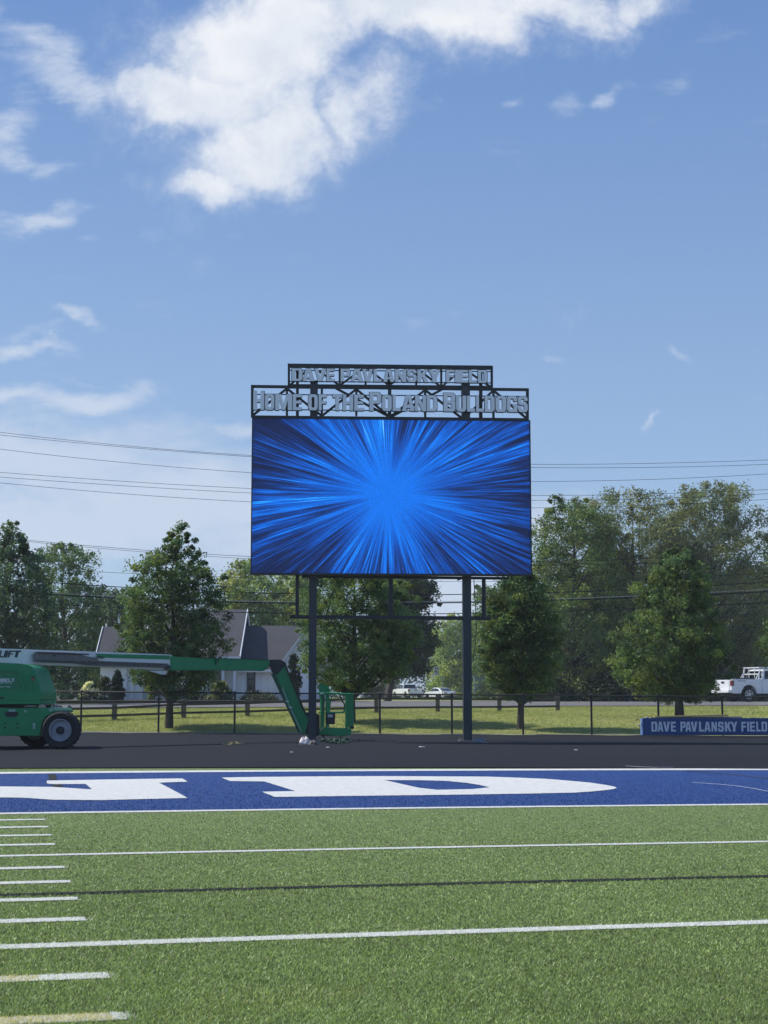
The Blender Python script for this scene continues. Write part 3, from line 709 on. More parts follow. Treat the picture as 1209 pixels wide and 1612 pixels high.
# raised ribs round the darkened panel
def rib(pts, w, Y, m, name='hood_rib', par=None):
    mb = MB(); w3 = [P(px, py, Y) for px, py in pts]
    for a, b in zip(w3, w3[1:]): mb.bar(a, b, w, .05, up=(0, 0, 1))
    return lp(mb, name, m, par)
lp(prism_px([(-150, 1054.5), zz(0, 465), zz(225, 478), zz(255, 500), zz(330, 735), zz(0, 735), (-150, 1086.5)], 37.545, .012), 'side_panel', mat('lift_green_recess_shade', (.011, .20, .078), .45, var=.1), bevel=.003)  # recess shade put into the colour: a darker copy of the hood green
rib([(-150, 1054), zz(0, 462), zz(225, 475), zz(258, 500), zz(335, 738)], .035, 37.53, m_green)
rib([zz(395, 540), zz(435, 740)], .03, 37.53, m_green)
lp(prism_px([zz(395, 545), zz(460, 545), zz(462, 575), zz(398, 575)], 37.54, .02), 'marker_lamp', mat('lamp_dark', (.03, .05, .04), .3))
lp(prism_px([zz(398, 578), zz(465, 578), zz(466, 605), zz(402, 605)], 37.54, .02), 'reflector', mat('orange_reflector', (.30, .13, .03), .4))
lp(prism_px([zz(-10, 820), zz(40, 825), zz(48, 850), zz(-10, 850)], 37.54, .03), 'latch', m_blackp)
# decals
def deco(txt, px0, py0, px1, py1, Y, m, xdir=(1, 0, 0), shear=0., par=None, gap=.12):
    n = len(txt); x = px0; cw = (px1-px0)/(n-(n-1)*0.0+0.0)
    for i, chh in enumerate(txt):
        if chh == ' ': continue
        a = P(px0+cw*i, py1, Y if not callable(Y) else Y(px0)); b = P(px0+cw*(i+1-gap), py1, a.y); c = P(px0+cw*i, py0, a.y)
        letter(chh, m, L, a-L.location, xdir, (b.x-a.x), c.z-a.z, .012, shear=shear)
deco('SUNBELT', *zz(-95, 578), *zz(195, 622), 37.53, m_decal, gap=.1)
deco('RENTALS', *zz(-60, 628), *zz(165, 645), 37.53, m_decal, gap=.25)
def small_text(txt, px0, py0, px1, py1, Y, m):
    cu = bpy.data.curves.new('lettering', 'FONT'); cu.body = txt; cu.size = 1; cu.offset = .01; cu.extrude = .003
    o = bpy.data.objects.new('lettering', cu); COL.objects.link(o)
    me = bpy.data.meshes.new_from_object(o.evaluated_get(bpy.context.evaluated_depsgraph_get())); bpy.data.objects.remove(o)
    xs = [v.co.x for v in me.vertices]; ys = [v.co.y for v in me.vertices]; a, b = P(px0, py1, Y), P(px1, py0, Y)
    for v in me.vertices:
        v.co = (a.x+(v.co.x-min(xs))/(max(xs)-min(xs))*(b.x-a.x)-L.location.x, Y-v.co.z-.002-L.location.y, a.z+(v.co.y-min(ys))/(max(ys)-min(ys))*(b.z-a.z)-L.location.z)
    me.materials.clear(); me.materials.append(m); o = bpy.data.objects.new('phone_number', me); COL.objects.link(o); o.parent = L
small_text('800-667-9328', *zz(-60, 680), *zz(137, 697), 37.543, m_decal)
# boom, outer to inner
z2 = lambda x, y: (140+x/6.717, 960+y/6.717)
z7 = lambda x, y: (320+x/6.717, 940+y/6.717)
B1 = [(-260, 1008), (0, 1020.9), (140, 1025.5), (190, 1027.5), z2(855, 473), z2(855, 585), z2(820, 640), (140, 1049.3), (50, 1046), (-260, 1038)]
lp(prism_px(B1, bmy, .42), 'main_boom', m_bone, bevel=.012)
bf = lambda px: bmy(px)-.012
lp(prism_px([(150, 1029.0), z2(855, 482), z2(855, 526), (155, 1035)], bf, .02), 'green_stripe', m_green)
lp(prism_px([z2(610, 641), z2(820, 645), z2(805, 685), z2(760, 683)], lambda px: bmy(px)-.01, .3), 'boom_fairing', m_bone, bevel=.01)
tray = [zz(435, 270), zz(455, 235), zz(480, 218), zz(700, 224), zz(1000, 236), z2(0, 497), z2(75, 505), z2(95, 540), z2(855-20, 567), z2(848, 598), z2(820, 612), z2(0, 588), zz(1000, 375), zz(700, 362), zz(480, 352), zz(450, 320)]
lp(prism_px(tray, lambda px: bmy(px)-.10, .10), 'cable_tray', m_grey, bevel=.012)
ln = MB()
for i in range(46):
    px = 56+i*4.5; yy = 1040.2+(px-56)*(1046.3-1040.2)/200
    a = P(px, yy, bmy(px)-.115); ln.box(a, (.052, .03, .055))
lp(ln, 'cable_chain', mat('chain_grey', (.11, .105, .10), .5, metal=.3))
ln = MB(); ln.tube([P(px, 1027.5+(px-56)*.030, bmy(px)-.115) for px in range(60, 150, 10)], .016, 6); lp(ln, 'cable', m_blackp)
lp(prism_px([zz(700, 268), zz(730, 262), zz(755, 270), zz(730, 284)], lambda px: bmy(px)-.12, .03), 'clip', m_blackp)
lp(prism_px([z2(80, 485), z2(150, 492), z2(155, 512), z2(85, 508)], lambda px: bmy(px)-.12, .1), 'tray_bracket', m_dgreen, bevel=.005)
lp(prism_px([z2(800, 600), z2(840, 580), z2(860, 605), z2(850, 630), z2(815, 635)], lambda px: bmy(px)-.10, .15), 'cable_guide', m_blackp, bevel=.01)
xl = []
for chh, x0, x1 in (('J', -150, -97), ('L', -92, -52), ('G', -48, 4)): pass
def boomtext(chh, x0, x1):
    a, b, c = P(x0/8.486, 1000+(295+0)/8.486, bmy(x0/8.486)-.014), P(x1/8.486, 1000+295/8.486, bmy(x1/8.486)-.014), P(x0/8.486, 1000+203/8.486, bmy(x0/8.486)-.014)
    d = (b-a); d.z = 0; letter(chh, m_decalb, L, a-L.location, d, d.length, c.z-a.z, .008, shear=.28)
for chh, x0, x1 in (('J', -190, -135), ('L', -125, -75), ('G', -68, -5)): pass
for chh, x0, x1 in (('L', -20, 42), ('I', 30, 108), ('F', 100, 168), ('T', 168, 262)): boomtext(chh, x0, x1)
B2 = [z2(840, 490), z7(0, 648), z7(700, 668), z7(705, 710), z7(680, 740), z7(630, 780), z7(0, 772), z2(840, 640)]
lp(prism_px(B2, lambda px: bmy(px)+.05, .32), 'fly_boom', m_green, bevel=.02)
lp(prism_px([z7(0, 640), z7(700, 660), z7(700, 668), z7(0, 650)], lambda px: bmy(px)+.06, .30), 'boom_top_plate', m_dgreen)
for a in ((138, 645, 172, 718, 0),):
    lp(prism_px([z7(140, 642), z7(178, 645), z7(172, 672), z7(150, 676), z7(140, 715), z7(128, 715), z7(130, 668)], lambda px: bmy(px)-.01, .44), 'boom_collar', m_dgreen, bevel=.008)
JY = bmy(435)
lp(prism_px([z7(690, 668), z7(720, 660), z7(820, 660), z7(850, 680), z7(872, 712), z7(800, 800), z7(760, 825), z7(720, 790), z7(705, 740), z7(690, 720)], JY-.03, .42), 'jib_knuckle', m_blackp, bevel=.02)
z5 = lambda x, y: (400+x/6.717, 990+y/6.717)
lp(prism_px([z5(190, 465), z5(245, 400), z5(315, 350), z5(370, 500), z5(520, 870), z5(585, 925), z5(540, 1110), z5(470, 1092)], JY, .30), 'jib', m_green, bevel=.015)
lp(prism_px([z5(175, 470), z5(225, 480), z5(505, 1095), z5(465, 1092)], JY-.025, .35), 'jib_cylinder', m_dgreen, bevel=.01)
rib([z5(300, 620), z5(365, 800), z5(430, 935), z5(500, 1090)], .022, JY-.04, mat('bright_hose', (.16, .38, .26), .4), 'hose')
rib([z5(320, 350), z5(390, 540), z5(460, 700), z5(530, 870), z5(565, 920)], .03, JY-.02, m_blackp, 'hose')
for q in ((385, 830), (350, 765)): lp(MB().box(P(*z5(*q), JY-.05), (.09, .04, .03)), 'hose_clamp', m_bone)
lp(prism_px([z5(500, 900), z5(560, 880), z5(690, 905), z5(690, 1130), z5(590, 1140), z5(540, 1110)], JY+.03, .34), 'basket_mount', m_blackp, bevel=.02)
# basket
BY = JY+.05; BD = 1.5
lp(prism_px([z5(690, 1040), z5(1028, 1052), z5(1022, 1125), z5(900, 1135), z5(688, 1112)], BY-.1, .06), 'toe_board', m_green, bevel=.006)
lp(prism_px([z5(700, 1108), z5(960, 1118), z5(960, 1136), z5(700, 1128)], BY+.02, BD), 'basket_floor', m_dgreen, bevel=.006)
lp(prism_px([z5(690, 1052), z5(1028, 1058), z5(1022, 1115), z5(690, 1105)], BY+BD, .06), 'toe_board', m_green, bevel=.006)
def rail(pts, r=.024, dy=0., name='guard_rail', m=m_green, yy=BY):
    lp(MB().tube([P(px, py, yy)+Vector((0, dy, 0)) for px, py in pts], r, 8), name, m, smooth=True)
for dy in (0, BD):
    rail([z5(670, 682), z5(700, 678), z5(1035, 690)], .024, dy)
    rail([z5(690, 888), z5(950, 885)], .017, dy)
    for x, r_ in ((712, .034), (765, .030), (975, .032), (1008, .030), (1036, .015)): rail([z5(x, 685), z5(x, 1050)], r_, dy, 'guard_post')
for x, y in ((672, 684), (1035, 690), (690, 888)):
    a = P(*z5(x, y), BY); lp(MB().tube([a, a+Vector((0, BD, 0))], .024, 8), 'guard_rail', m_green, smooth=True)
rail([z5(905, 690), z5(925, 760), z5(955, 800), z5(955, 860), z5(940, 885)], .02, .3, 'gate_arm', m_dgreen)
rail([z5(830, 690), z5(800, 760), z5(790, 880)], .02, .5, 'gate_arm')
lp(prism_px([z5(755, 890), z5(857, 890), z5(852, 1010), z5(757, 1005)], BY-.14, .22), 'control_box', m_blackp, bevel=.015)
lp(prism_px([z5(780, 905), z5(832, 905), z5(832, 935), z5(780, 935)], BY-.15, .008), 'control_label', mat('label_pale', (.4, .46, .48), .5))
lp(prism_px([z5(690, 1050), z5(712, 1040), z5(735, 1055), z5(700, 1085)], BY-.12, .02), 'yellow_decal', mat('decal_lime', (.25, .38, .16), .5))
lp(prism_px([z5(680, 575), z5(740, 590), z5(795, 620), z5(790, 690), z5(690, 685)], BY+.25, .45), 'console', m_green, bevel=.03)
lp(prism_px([z5(665, 568), z5(695, 572), z5(690, 590), z5(668, 585)], BY+.2, .2), 'work_lamp', m_bone, bevel=.01)
lp(prism_px([z5(690, 690), z5(740, 690), z5(735, 890), z5(700, 890)], BY+.05, .10), 'console_stand', m_dgreen, bevel=.01)
lp(prism_px([z5(700, 672), z5(735, 676), z5(735, 692), z5(700, 690)], BY-.05, .04), 'rail_clip', m_bone)
rail([z5(800, 655), z5(830, 615), z5(850, 660), z5(830, 690)], .014, .1, 'hose_loop', m_green)
c = P(*z5(1038, 1042), BY); lp(MB().lathe([(.001, -.05), (.05, -.04), (.055, 0), (.05, .04), (.001, .05)], 10, Matrix.Translation(c)), 'rubber_bumper', m_blackp)
for x in (725, 905):
    rail([z5(x, 1128), z5(x+10, 1170)], .02, .3, 'basket_support', m_dgreen)

# ------------------------------------------------------------------ loose things on the track
def blob(name, c, dims, m, seed, label, cat, amp=.35, n=24, squash=1., fold=3.0):
    rs = random.Random(seed); ph = [rs.random()*6.28 for _ in range(8)]
    mb = MB(); rings = 10; vs = []; fs = []
    for i in range(rings+1):
        el = math.pi/2*i/rings
        for j in range(n):
            a = 2*math.pi*j/n
            q = 1+amp*(.5*math.sin(fold*a+ph[0]+2*el)+.35*math.sin(2*fold*a+ph[1]-3*el)+.25*math.sin(7*el+ph[2]+a))
            r_ = math.cos(el)*q; z = math.sin(el)*(1+amp*.6*math.sin(3*a+ph[3]))
            vs.append((r_*math.cos(a)*dims[0]/2, r_*math.sin(a)*dims[1]/2, z*dims[2]))
    for i in range(rings):
        for j in range(n): fs.append((i*n+j, i*n+(j+1) % n, (i+1)*n+(j+1) % n, (i+1)*n+j))
    o = mb.add(vs, fs).build(name, m, smooth=True); o.location = c; return tag(o, label, cat)
def tg(px, py, lift=.01): g = G(px, py, 20, 52); g.z += lift; return g
m_bag = mat('white_cloth', (.62, .56, .55), .9, var=.12, scale=5)
blob('cloth_bag', tg(480, 1172), (.30, .30, .17), m_bag, 3, 'crumpled pinkish white cloth bag heaped against the left scoreboard post', 'bag', .25)
blob('cloth_rag', tg(494, 1173), (.24, .22, .11), mat('dark_cloth', (.12, .10, .10), .9), 5, 'dark and white rag just right of the pale cloth bag', 'rag', .3)
blob('plastic_bag', tg(756, 1171), (.32, .28, .12), mat('clear_plastic_bag', (.16, .17, .18), .35), 9, 'crumpled grey plastic bag beside the right scoreboard post', 'plastic bag', .5, fold=5)
mb = MB()
for i in range(16):
    rs = random.Random(i+40); pts = []; p = tg(532+rs.uniform(-14, 14), 1171+rs.uniform(-2, 2), .03)
    for k_ in range(7):
        pts.append(p.copy()); p = p+Vector((rs.uniform(-.09, .09), rs.uniform(-.1, .1), 0)); p.z = max(.03, .03+rs.uniform(0, .12))
    mb.tube(pts, .018, 5)
o = mb.build('webbing_heap', mat('green_webbing', (.02, .07, .045), .7, var=.4, scale=8)); tag(o, 'tangled heap of dark green webbing under the lift basket', 'straps')
mb = MB()
for i in range(9):
    rs = random.Random(i+80); p = tg(365+rs.uniform(-18, 10), 1172.5+rs.uniform(-1.2, 1.2), .015); pts = []
    for k_ in range(6): pts.append(p.copy()); p = p+Vector((rs.uniform(-.05, .13), rs.uniform(-.15, .15), 0)); p.z = .02+rs.uniform(0, .05)
    mb.tube(pts, .012, 5)
o = mb.build('rope_scrap', mat('tan_rope', (.30, .26, .13), .9, var=.3, scale=12)); tag(o, 'loose tan rope scrap lying on the track left of the scoreboard', 'rope')
o = MB().tube([tg(664.5, 1176.5, .0), tg(664.5, 1176.5, .022)], [.085, .075], 16).build('plastic_disc', mat('white_plastic', (.5, .5, .47), .5)); tag(o, 'small white round disc on the track between the posts', 'disc')
for (x, y, s_, lab) in ((516, 1177.3, .05, 'tiny pale paper scrap in front of the green webbing heap'), (907, 1181.5, .05, 'tiny pale paper scrap on the track right of the posts'), (459, 1185, .04, 'tiny tan scrap on the track below the lift jib')):
    g = tg(x, y, .012); o = MB().box(g, (s_*1.6, s_, .012), Matrix.Rotation(.5, 3, 'Z') @ Matrix.Rotation(.2, 3, 'X')).build('paper_scrap', MATS['white_plastic']); tag(o, lab, 'litter')
def cord(name, pts, r, m, label, cat, lift=.03):
    q = []
    for px, py in pts: g = G(px, py, 8, 50); g.z += lift; q.append(g)
    o = MB().tube(q, r, 5).build(name, m); return tag(o, label, cat)
cord('white_cord', [(1090, 1235), (1110, 1236.3), (1135, 1238), (1160, 1240.5), (1185, 1244.5), (1209, 1249), (1240, 1256)], .003, mat('cord_white', (.35, .38, .42), .8), 'thin white cord lying across the blue end zone', 'cord')
cord('dark_cable', [(1078, 1216.5), (1110, 1218.5), (1150, 1222), (1185, 1226), (1209, 1228.5), (1240, 1232)], .006, m_blackp, 'thin dark cable lying along the blue end zone at right', 'cable')
cord('thin_string', [(985, 1210), (1010, 1211.5), (1035, 1212.5), (1060, 1212)], .004, mat('string_grey', (.25, .27, .3), .6), 'thin grey string lying over the white end line', 'string', .05)
# slot drain across the track
cov = MB()
a, b = tg(-60, 1179, .013), tg(500, 1171.5, .013)
# ------------------------------------------------------------------ blue padded sign wall
m_bluep = mat('blue_vinyl', (.012, .055, .21), .42, var=.08, scale=2); m_bluel = mat('pale_blue_end', (.12, .22, .48), .5)
sy = 48.2
g0 = P(1014, 1157.5, sy); zt = P(1014, 1130.5, sy).z; x1s = P(1240, 1140, sy).x
sg = empty('sign_wall', (g0.x, sy, g0.z), 'low blue wall sign with white lettering beside the track', 'sign')
MB().bb(0, x1s-g0.x, 0, .38, 0, zt-g0.z).build('panel', m_bluep, sg, bevel=.012)
MB().bb(-.05, -.002, .02, .36, .0, zt-g0.z-.02).build('end_cap', m_bluel, sg, bevel=.01)
q = lambda x: 1000+x/5.785
for chh, x0, x1 in (('D', 148, 206), ('A', 204, 262), ('V', 256, 322), ('E', 326, 378), ('P', 413, 466), ('A', 458, 516), ('V', 508, 572), ('L', 582, 634), ('A', 630, 692), ('N', 696, 750), ('S', 756, 812), ('K', 818, 880), ('Y', 872, 937), ('F', 968, 1018), ('I', 1014, 1050), ('E', 1046, 1098), ('L', 1104, 1150), ('D', 1152, 1208)):
    a, b, c = P(q(x0), 1151.6, sy-.01), P(q(x1-5), 1151.6, sy-.01), P(q(x0), 1136.2, sy-.01)
    letter(chh, mat('sign_letter_white', (.68, .72, .78), .6), sg, a-Vector((g0.x, sy, g0.z)), (1, 0, 0), b.x-a.x, c.z-a.z, .008)
m_pine = mat('pine_lumber', (.50, .38, .17), .7, var=.15, scale=4, stretch=(.2, 3, 3)); m_pine2 = mat('weathered_lumber', (.36, .30, .22), .8, var=.15, scale=4, stretch=(.2, 3, 3))
for (xa, ya, xb, yb, Y, m, lab) in ((1030, 1128.5, 1146, 1125.8, sy+.12, m_pine, 'yellow pine plank, upper one lying on the blue sign wall'), (1024, 1130, 1167, 1128.9, sy+.26, m_pine2, 'greyish plank, longer one lying on the blue sign wall')):
    a, b = P(xa, ya, Y), P(xb, yb, Y+.05); o = MB().bar(a, b, .14, .045).build('plank', m, bevel=.003); tag(o, lab, 'plank', 'planks on the sign wall')
for i, (x, y) in enumerate(((1003, 1132), (1010, 1140.5), (1006, 1142), (1012, 1150), (1019, 1129.5), (1011, 1136))):
    g = P(x, y, sy+.15); rs = random.Random(i); 
    o = MB().box((g.x-g0.x, .15, g.z-g0.z), (.07, .1, .045), Matrix.Rotation(rs.random(), 3, 'Y')).build('foam_scrap', m_pine if i == 0 else MATS['white_plastic'], sg, bevel=.01)
# ------------------------------------------------------------------ chain-link fence
m_fence = mat('fence_black', (.012, .014, .016), .5, var=.1)
FX0, FX1 = P(-60, 1100, 55).x, P(1260, 1100, 49).x
fe = empty('chain_link_fence', (0, Y0(0)+.15, gz(0, Y0(0)+.15)), 'black chain-link fence along the far edge of the running track', 'fence')
fy = lambda x: Y0(x)+.15
OF = fe.location
def fl(v): return Vector(v)-OF
FH = lambda x: 1.36-.0075*(x+9.7)
xs = []
for px in (-105, 14, 131.5, 252.5, 371.3, 488, 598, 710.5, 821.5, 928.5, 1033, 1133, 1232):
    Y = 52
    for _ in range(6): x = (px-604.5)/2500*Y; Y = fy(x)
    xs.append(x); z0 = gz(x, Y)
    p = MB().tube([fl((x, Y, z0-.05)), fl((x, Y, z0+FH(x)+.01))], .034, 8).build('fence_post', m_fence, fe, smooth=True)
    MB().lathe([(.042, 0), (.042, .03), (.02, .05), (.001, .055)], 8, Matrix.Translation(fl((x, Y, z0+FH(x)+.005))) @ Matrix.Rotation(math.pi/2, 4, 'X')).build('post_cap', m_fence, p)
for a, b in zip(xs, xs[1:]):
    MB().tube([fl((a, fy(a), gz(a, fy(a))+FH(a))), fl((b, fy(b), gz(b, fy(b))+FH(b)))], .025, 6).build('top_rail', m_fence, fe)
mb = MB(); st_ = .075; w_ = .0032
x = xs[0]
while x < xs[-1]:
    for sgn in (1, -1):
        h = FH(x)-.03; nseg = 1; x2 = x+sgn*h*.95
        if xs[0] < x2 < xs[-1]:
            a = fl((x, fy(x)-.03, gz(x, fy(x))+.03)); b = fl((x2, fy(x2)-.03, gz(x2, fy(x2))+h))
            d = (b-a).normalized(); n_ = d.cross(Vector((0, 1, 0)))*w_
            mb.add([a-n_, a+n_, b+n_, b-n_], [(0, 1, 2, 3)])
    x += st_
wm = mb.build('wire_mesh', mat('fence_wire', (.06, .065, .065), .4, var=.1), fe); wm['kind'] = 'stuff'
# ------------------------------------------------------------------ timber rail fence
m_post = mat('weathered_post', (.17, .15, .125), .85, var=.25, scale=8, stretch=(4, 4, .6))
m_rail = mat('weathered_rail', (.085, .074, .062), .85, var=.25, scale=8, stretch=(.6, 4, 4))
rp = [(-60, 1139, 1112), (60, 1136, 1110), (180, 1132.5, 1108), (289, 1129.5, 1101.5), (389.5, 1127, 1099.8), (492, 1124, 1095), (592.5, 1121.8, 1092), (689, 1120.3, 1093), (786, 1119, 1095), (878, 1118, 1094)]
rf = empty('timber_rail_fence', G(592, 1121, 52.5, 90), 'low weathered timber post and rail fence beside the road', 'fence')
tops = []
for px, pb, pt in rp:
    g = G(px, pb, 52.5, 90); t = P(px, pt, g.y); h = t.z-g.z; gl = g-rf.location
    MB().box(gl+Vector((0, 0, h/2-.05)), (.165, .165, h+.1)).build('fence_post', m_post, rf, bevel=.015); tops.append((gl, h))
for (a, ha), (b, hb) in zip(tops, tops[1:]):
    for lo, hi, off in ((.26, .26, .0), (.74, .74, .0)):
        MB().bar(a+Vector((0, -.11, ha*lo)), b+Vector((0, -.11, hb*hi)), .05, .08).build('rail', m_rail, rf, bevel=.01)
# ------------------------------------------------------------------ house
m_side = mat('white_siding', (.80, .82, .83), .6, var=.05, scale=2); m_trim = mat('white_trim', (.74, .76, .78), .5, var=.04)
m_glass = mat('window_glass', (.012, .015, .02), .08, spec=.6); m_wframe = mat('window_frame_dark', (.03, .035, .045), .5)
def shingle():
    m = bpy.data.materials.new('roof_shingles'); m.use_nodes = True; t = m.node_tree; k = NT(t); b = t.nodes['Principled BSDF']
    b.inputs['Roughness'].default_value = .85; co = k.coord('Generated')
    br = t.nodes.new('ShaderNodeTexBrick'); br.inputs['Scale'].default_value = 26; br.inputs['Color1'].default_value = (.036, .038, .049, 1); br.inputs['Color2'].default_value = (.058, .060, .074, 1); br.inputs['Mortar'].default_value = (.05, .05, .06, 1); br.inputs['Mortar Size'].default_value = .02
    t.links.new(k.coord('Object'), br.inputs['Vector'])
    c = k.vm('SCALE', br.outputs['Color'], None, k.mr(k.noise(k.coord(), 1.2, 5, .6), .3, .7, .85, 1.15)); k.put(b.inputs['Base Color'], c); return m
m_roof = shingle()
HY = 98.0
hs_ = empty('house', (P(320, 1105, HY).x, HY, gz(0, HY)), 'single-storey white sided house with steep grey shingle roofs', 'house')
HO = hs_.location
def hp(px, py, Y=HY): return P(px, py, Y)-HO
def hb(name, x0, x1, y0, y1, ya, yb, m, par=hs_, bev=0): # px x-range, px y range on front plane, depth range
    a, b = hp(x0, y1, HY), hp(x1, y0, HY)
    return MB().bb(a.x, b.x, ya, yb, a.z, b.z).build(name, m, par, bevel=bev)
def zg(py): return hp(400, py).z
def xg(px): return hp(px, 1100).x
ZG = -.2
def walls(x0, x1, ya, yb, ztop, name='wall'):
    MB().bb(x0, x1, ya, yb, ZG, ztop).build(name, m_side, hs_)
# left wing (gable end faces left)
def gable(x0, x1, ya, yb, zeave, zridge, over=.35, th=.14, name='roof', left_face=True):
    """ridge parallel to x between depths ya..yb"""
    ym = (ya+yb)/2; mb = MB(); o = over
    sl = (zridge-zeave)/(ym-ya)
    for sgn, ye in ((-1, ya), (1, yb)):
        yo = ye+sgn*o; zo = zeave-sl*o
        v = [(x0-o, yo, zo), (x1+o, yo, zo), (x1+o, ym, zridge), (x0-o, ym, zridge)]
        v2 = [(a, b, c+th) for a, b, c in v]; mb.prism(v2, v)
    rf_ = mb.build(name, m_roof, hs_)
    g = MB()
    for xx in (x0, x1-.1):
        g.prism([(xx, ya, zeave), (xx, yb, zeave), (xx, ym, zridge-.02)], [(xx+.1, ya, zeave), (xx+.1, yb, zeave), (xx+.1, ym, zridge-.02)])
    g.build('gable_wall', m_side, hs_)
    f = MB()
    for sgn, ye in ((-1, ya), (1, yb)):
        yo = ye+sgn*o; zo = zeave-sl*o
        for xx in (x0-o-.012, x1+o+.012): f.bar((xx, yo, zo+th*.5), (xx, ym, zridge+th*.5), .05, .22)
        f.bar((x0-o, yo+sgn*.02, zo+th*.4), (x1+o, yo+sgn*.02, zo+th*.4), .05, .18)
    f.build('fascia', m_trim, rf_)
    return rf_
xA0, xA1 = xg(157), xg(224)
walls(xA0, xA1, 0, 5.2, zg(1041)); gable(xA0, xA1, 0, 5.2, zg(1041), zg(987))
xB0, xB1 = xg(224), xg(372)
walls(xB0, xB1, 1.0, 8.6, zg(1042), 'wall'); gable(xB0+.3, xB1, -.9, 8.6, zg(1033), zg(964)+.25, over=.3)
xC0, xC1 = xg(353), xg(490)
walls(xB1, xC1, .3, 7.4, zg(1050)); gable(xC0+1, xC1+.3, .3, 7.4, zg(1050), zg(988)+.15, over=.4)
# front cross gable on the right wing (ridge towards us, its left slope catches the sun)
def cross(x0, x1, ya, yb, zeave, zridge):
    xm = (x0+x1)/2; mb = MB(); th = .12; o = .3; sl = (zridge-zeave)/(xm-x0)
    for sgn, xe in ((-1, x0), (1, x1)):
        xo = xe+sgn*o; zo = zeave-sl*o
        v = [(xo, ya-o, zo), (xm, ya-o, zridge), (xm, yb, zridge), (xo, yb, zo)]
        mb.prism([(a, b, c+th) for a, b, c in v], v)
    r = mb.build('roof', m_roof, hs_)
    MB().prism([(x0, ya, ZG), (x1, ya, ZG), (x1, ya, zeave), (xm, ya, zridge-.03), (x0, ya, zeave)], [(x0, ya+.15, ZG), (x1, ya+.15, ZG), (x1, ya+.15, zeave), (xm, ya+.15, zridge-.03), (x0, ya+.15, zeave)]).build('gable_wall', m_side, hs_)
    MB().bb(x0, x0+.15, ya+.151, yb, ZG, zeave-.02).build('wall', m_side, hs_)
    f = MB()
    for sgn, xe in ((-1, x0), (1, x1)): f.bar((xe+sgn*o, ya-o-.03, zeave-sl*o+.05), (xm, ya-o-.03, zridge+.05), .10, .05, up=(0, 1, 0))
    f.build('fascia', m_trim, r)
cross(xg(446), xg(520), -1.6, 4.2, zg(1045), zg(995))
# spire, columns, windows, porch
cx = xg(185.5); MB().tube([(cx, -.2, zg(988)), (cx, -.2, zg(966))], [.13, .02], 4).build('finial', m_trim, hs_)
for px in (197.5, 208.5, 370.5, 352.5): 
    c = xg(px); MB().bb(c-.09, c+.09, -.75 if px > 300 else -.2, -.57 if px > 300 else -.02, ZG, zg(1040)).build('porch_column', m_trim, hs_, bevel=.01)
def window(x0, x1, y0, y1, ya):
    a, b = xg(x0), xg(x1); z0, z1 = zg(y1), zg(y0)
    w = MB(); t = .09
    w.bb(a, a+t, ya-.07, ya-.003, z0, z1); w.bb(b-t, b, ya-.07, ya-.003, z0, z1); w.bb(a+t, b-t, ya-.07, ya-.003, z1-t, z1); w.bb(a+t, b-t, ya-.07, ya-.003, z0, z0+t); w.bb(a+t, b-t, ya-.06, ya-.003, (z0+z1)/2-.03, (z0+z1)/2+.03)
    wo = w.build('window', m_wframe, hs_)
    MB().bb(a+t, b-t, ya-.03, ya-.012, z0+t, z1-t).build('pane', m_glass, wo)
window(388, 401, 1053, 1087, .3); window(219, 233, 1058, 1090, 0.97); window(330, 350, 1052, 1098, 1.0); window(412, 424, 1030, 1040, .27) if False else None  # the porch one is a dark pane standing in for the shaded recess
for px in (362, 379, 410, 421, 432): 
    c = xg(px); MB().bb(c-.02, c+.02, .27, .297, ZG, zg(1052)).build('batten', m_trim, hs_)
for px in (178, 188): c = xg(px); MB().bb(c-.02, c+.02, -.03, -.003, ZG, zg(1043)).build('batten', m_trim, hs_)
for px in (300, 313): 
    c = xg(px); MB().bb(c-.5, c+.5, .2, .99, ZG, zg(1073)).build('porch_wall', m_side, hs_)
MB().bb(xg(285), xg(326), -1.4, .15, ZG, ZG+.32).build('porch_step', m_trim, hs_)
bd = MB(); vs = []
bed_pts = [(-18.5, 83), (-6, 84.5), (-3.5, 90), (-4, 97.5), (-19, 97.5)]
bv = [(x, y, gz(x, y)+.16) for x, y in bed_pts]; bw = [(x, y, gz(x, y)-.1) for x, y in bed_pts]
o = MB().prism(bv, bw).build('mulch_bed', mat('mulch', (.045, .036, .028), .95, var=.3, scale=9, bump=.4, bscale=20)); tag(o, kind='structure')
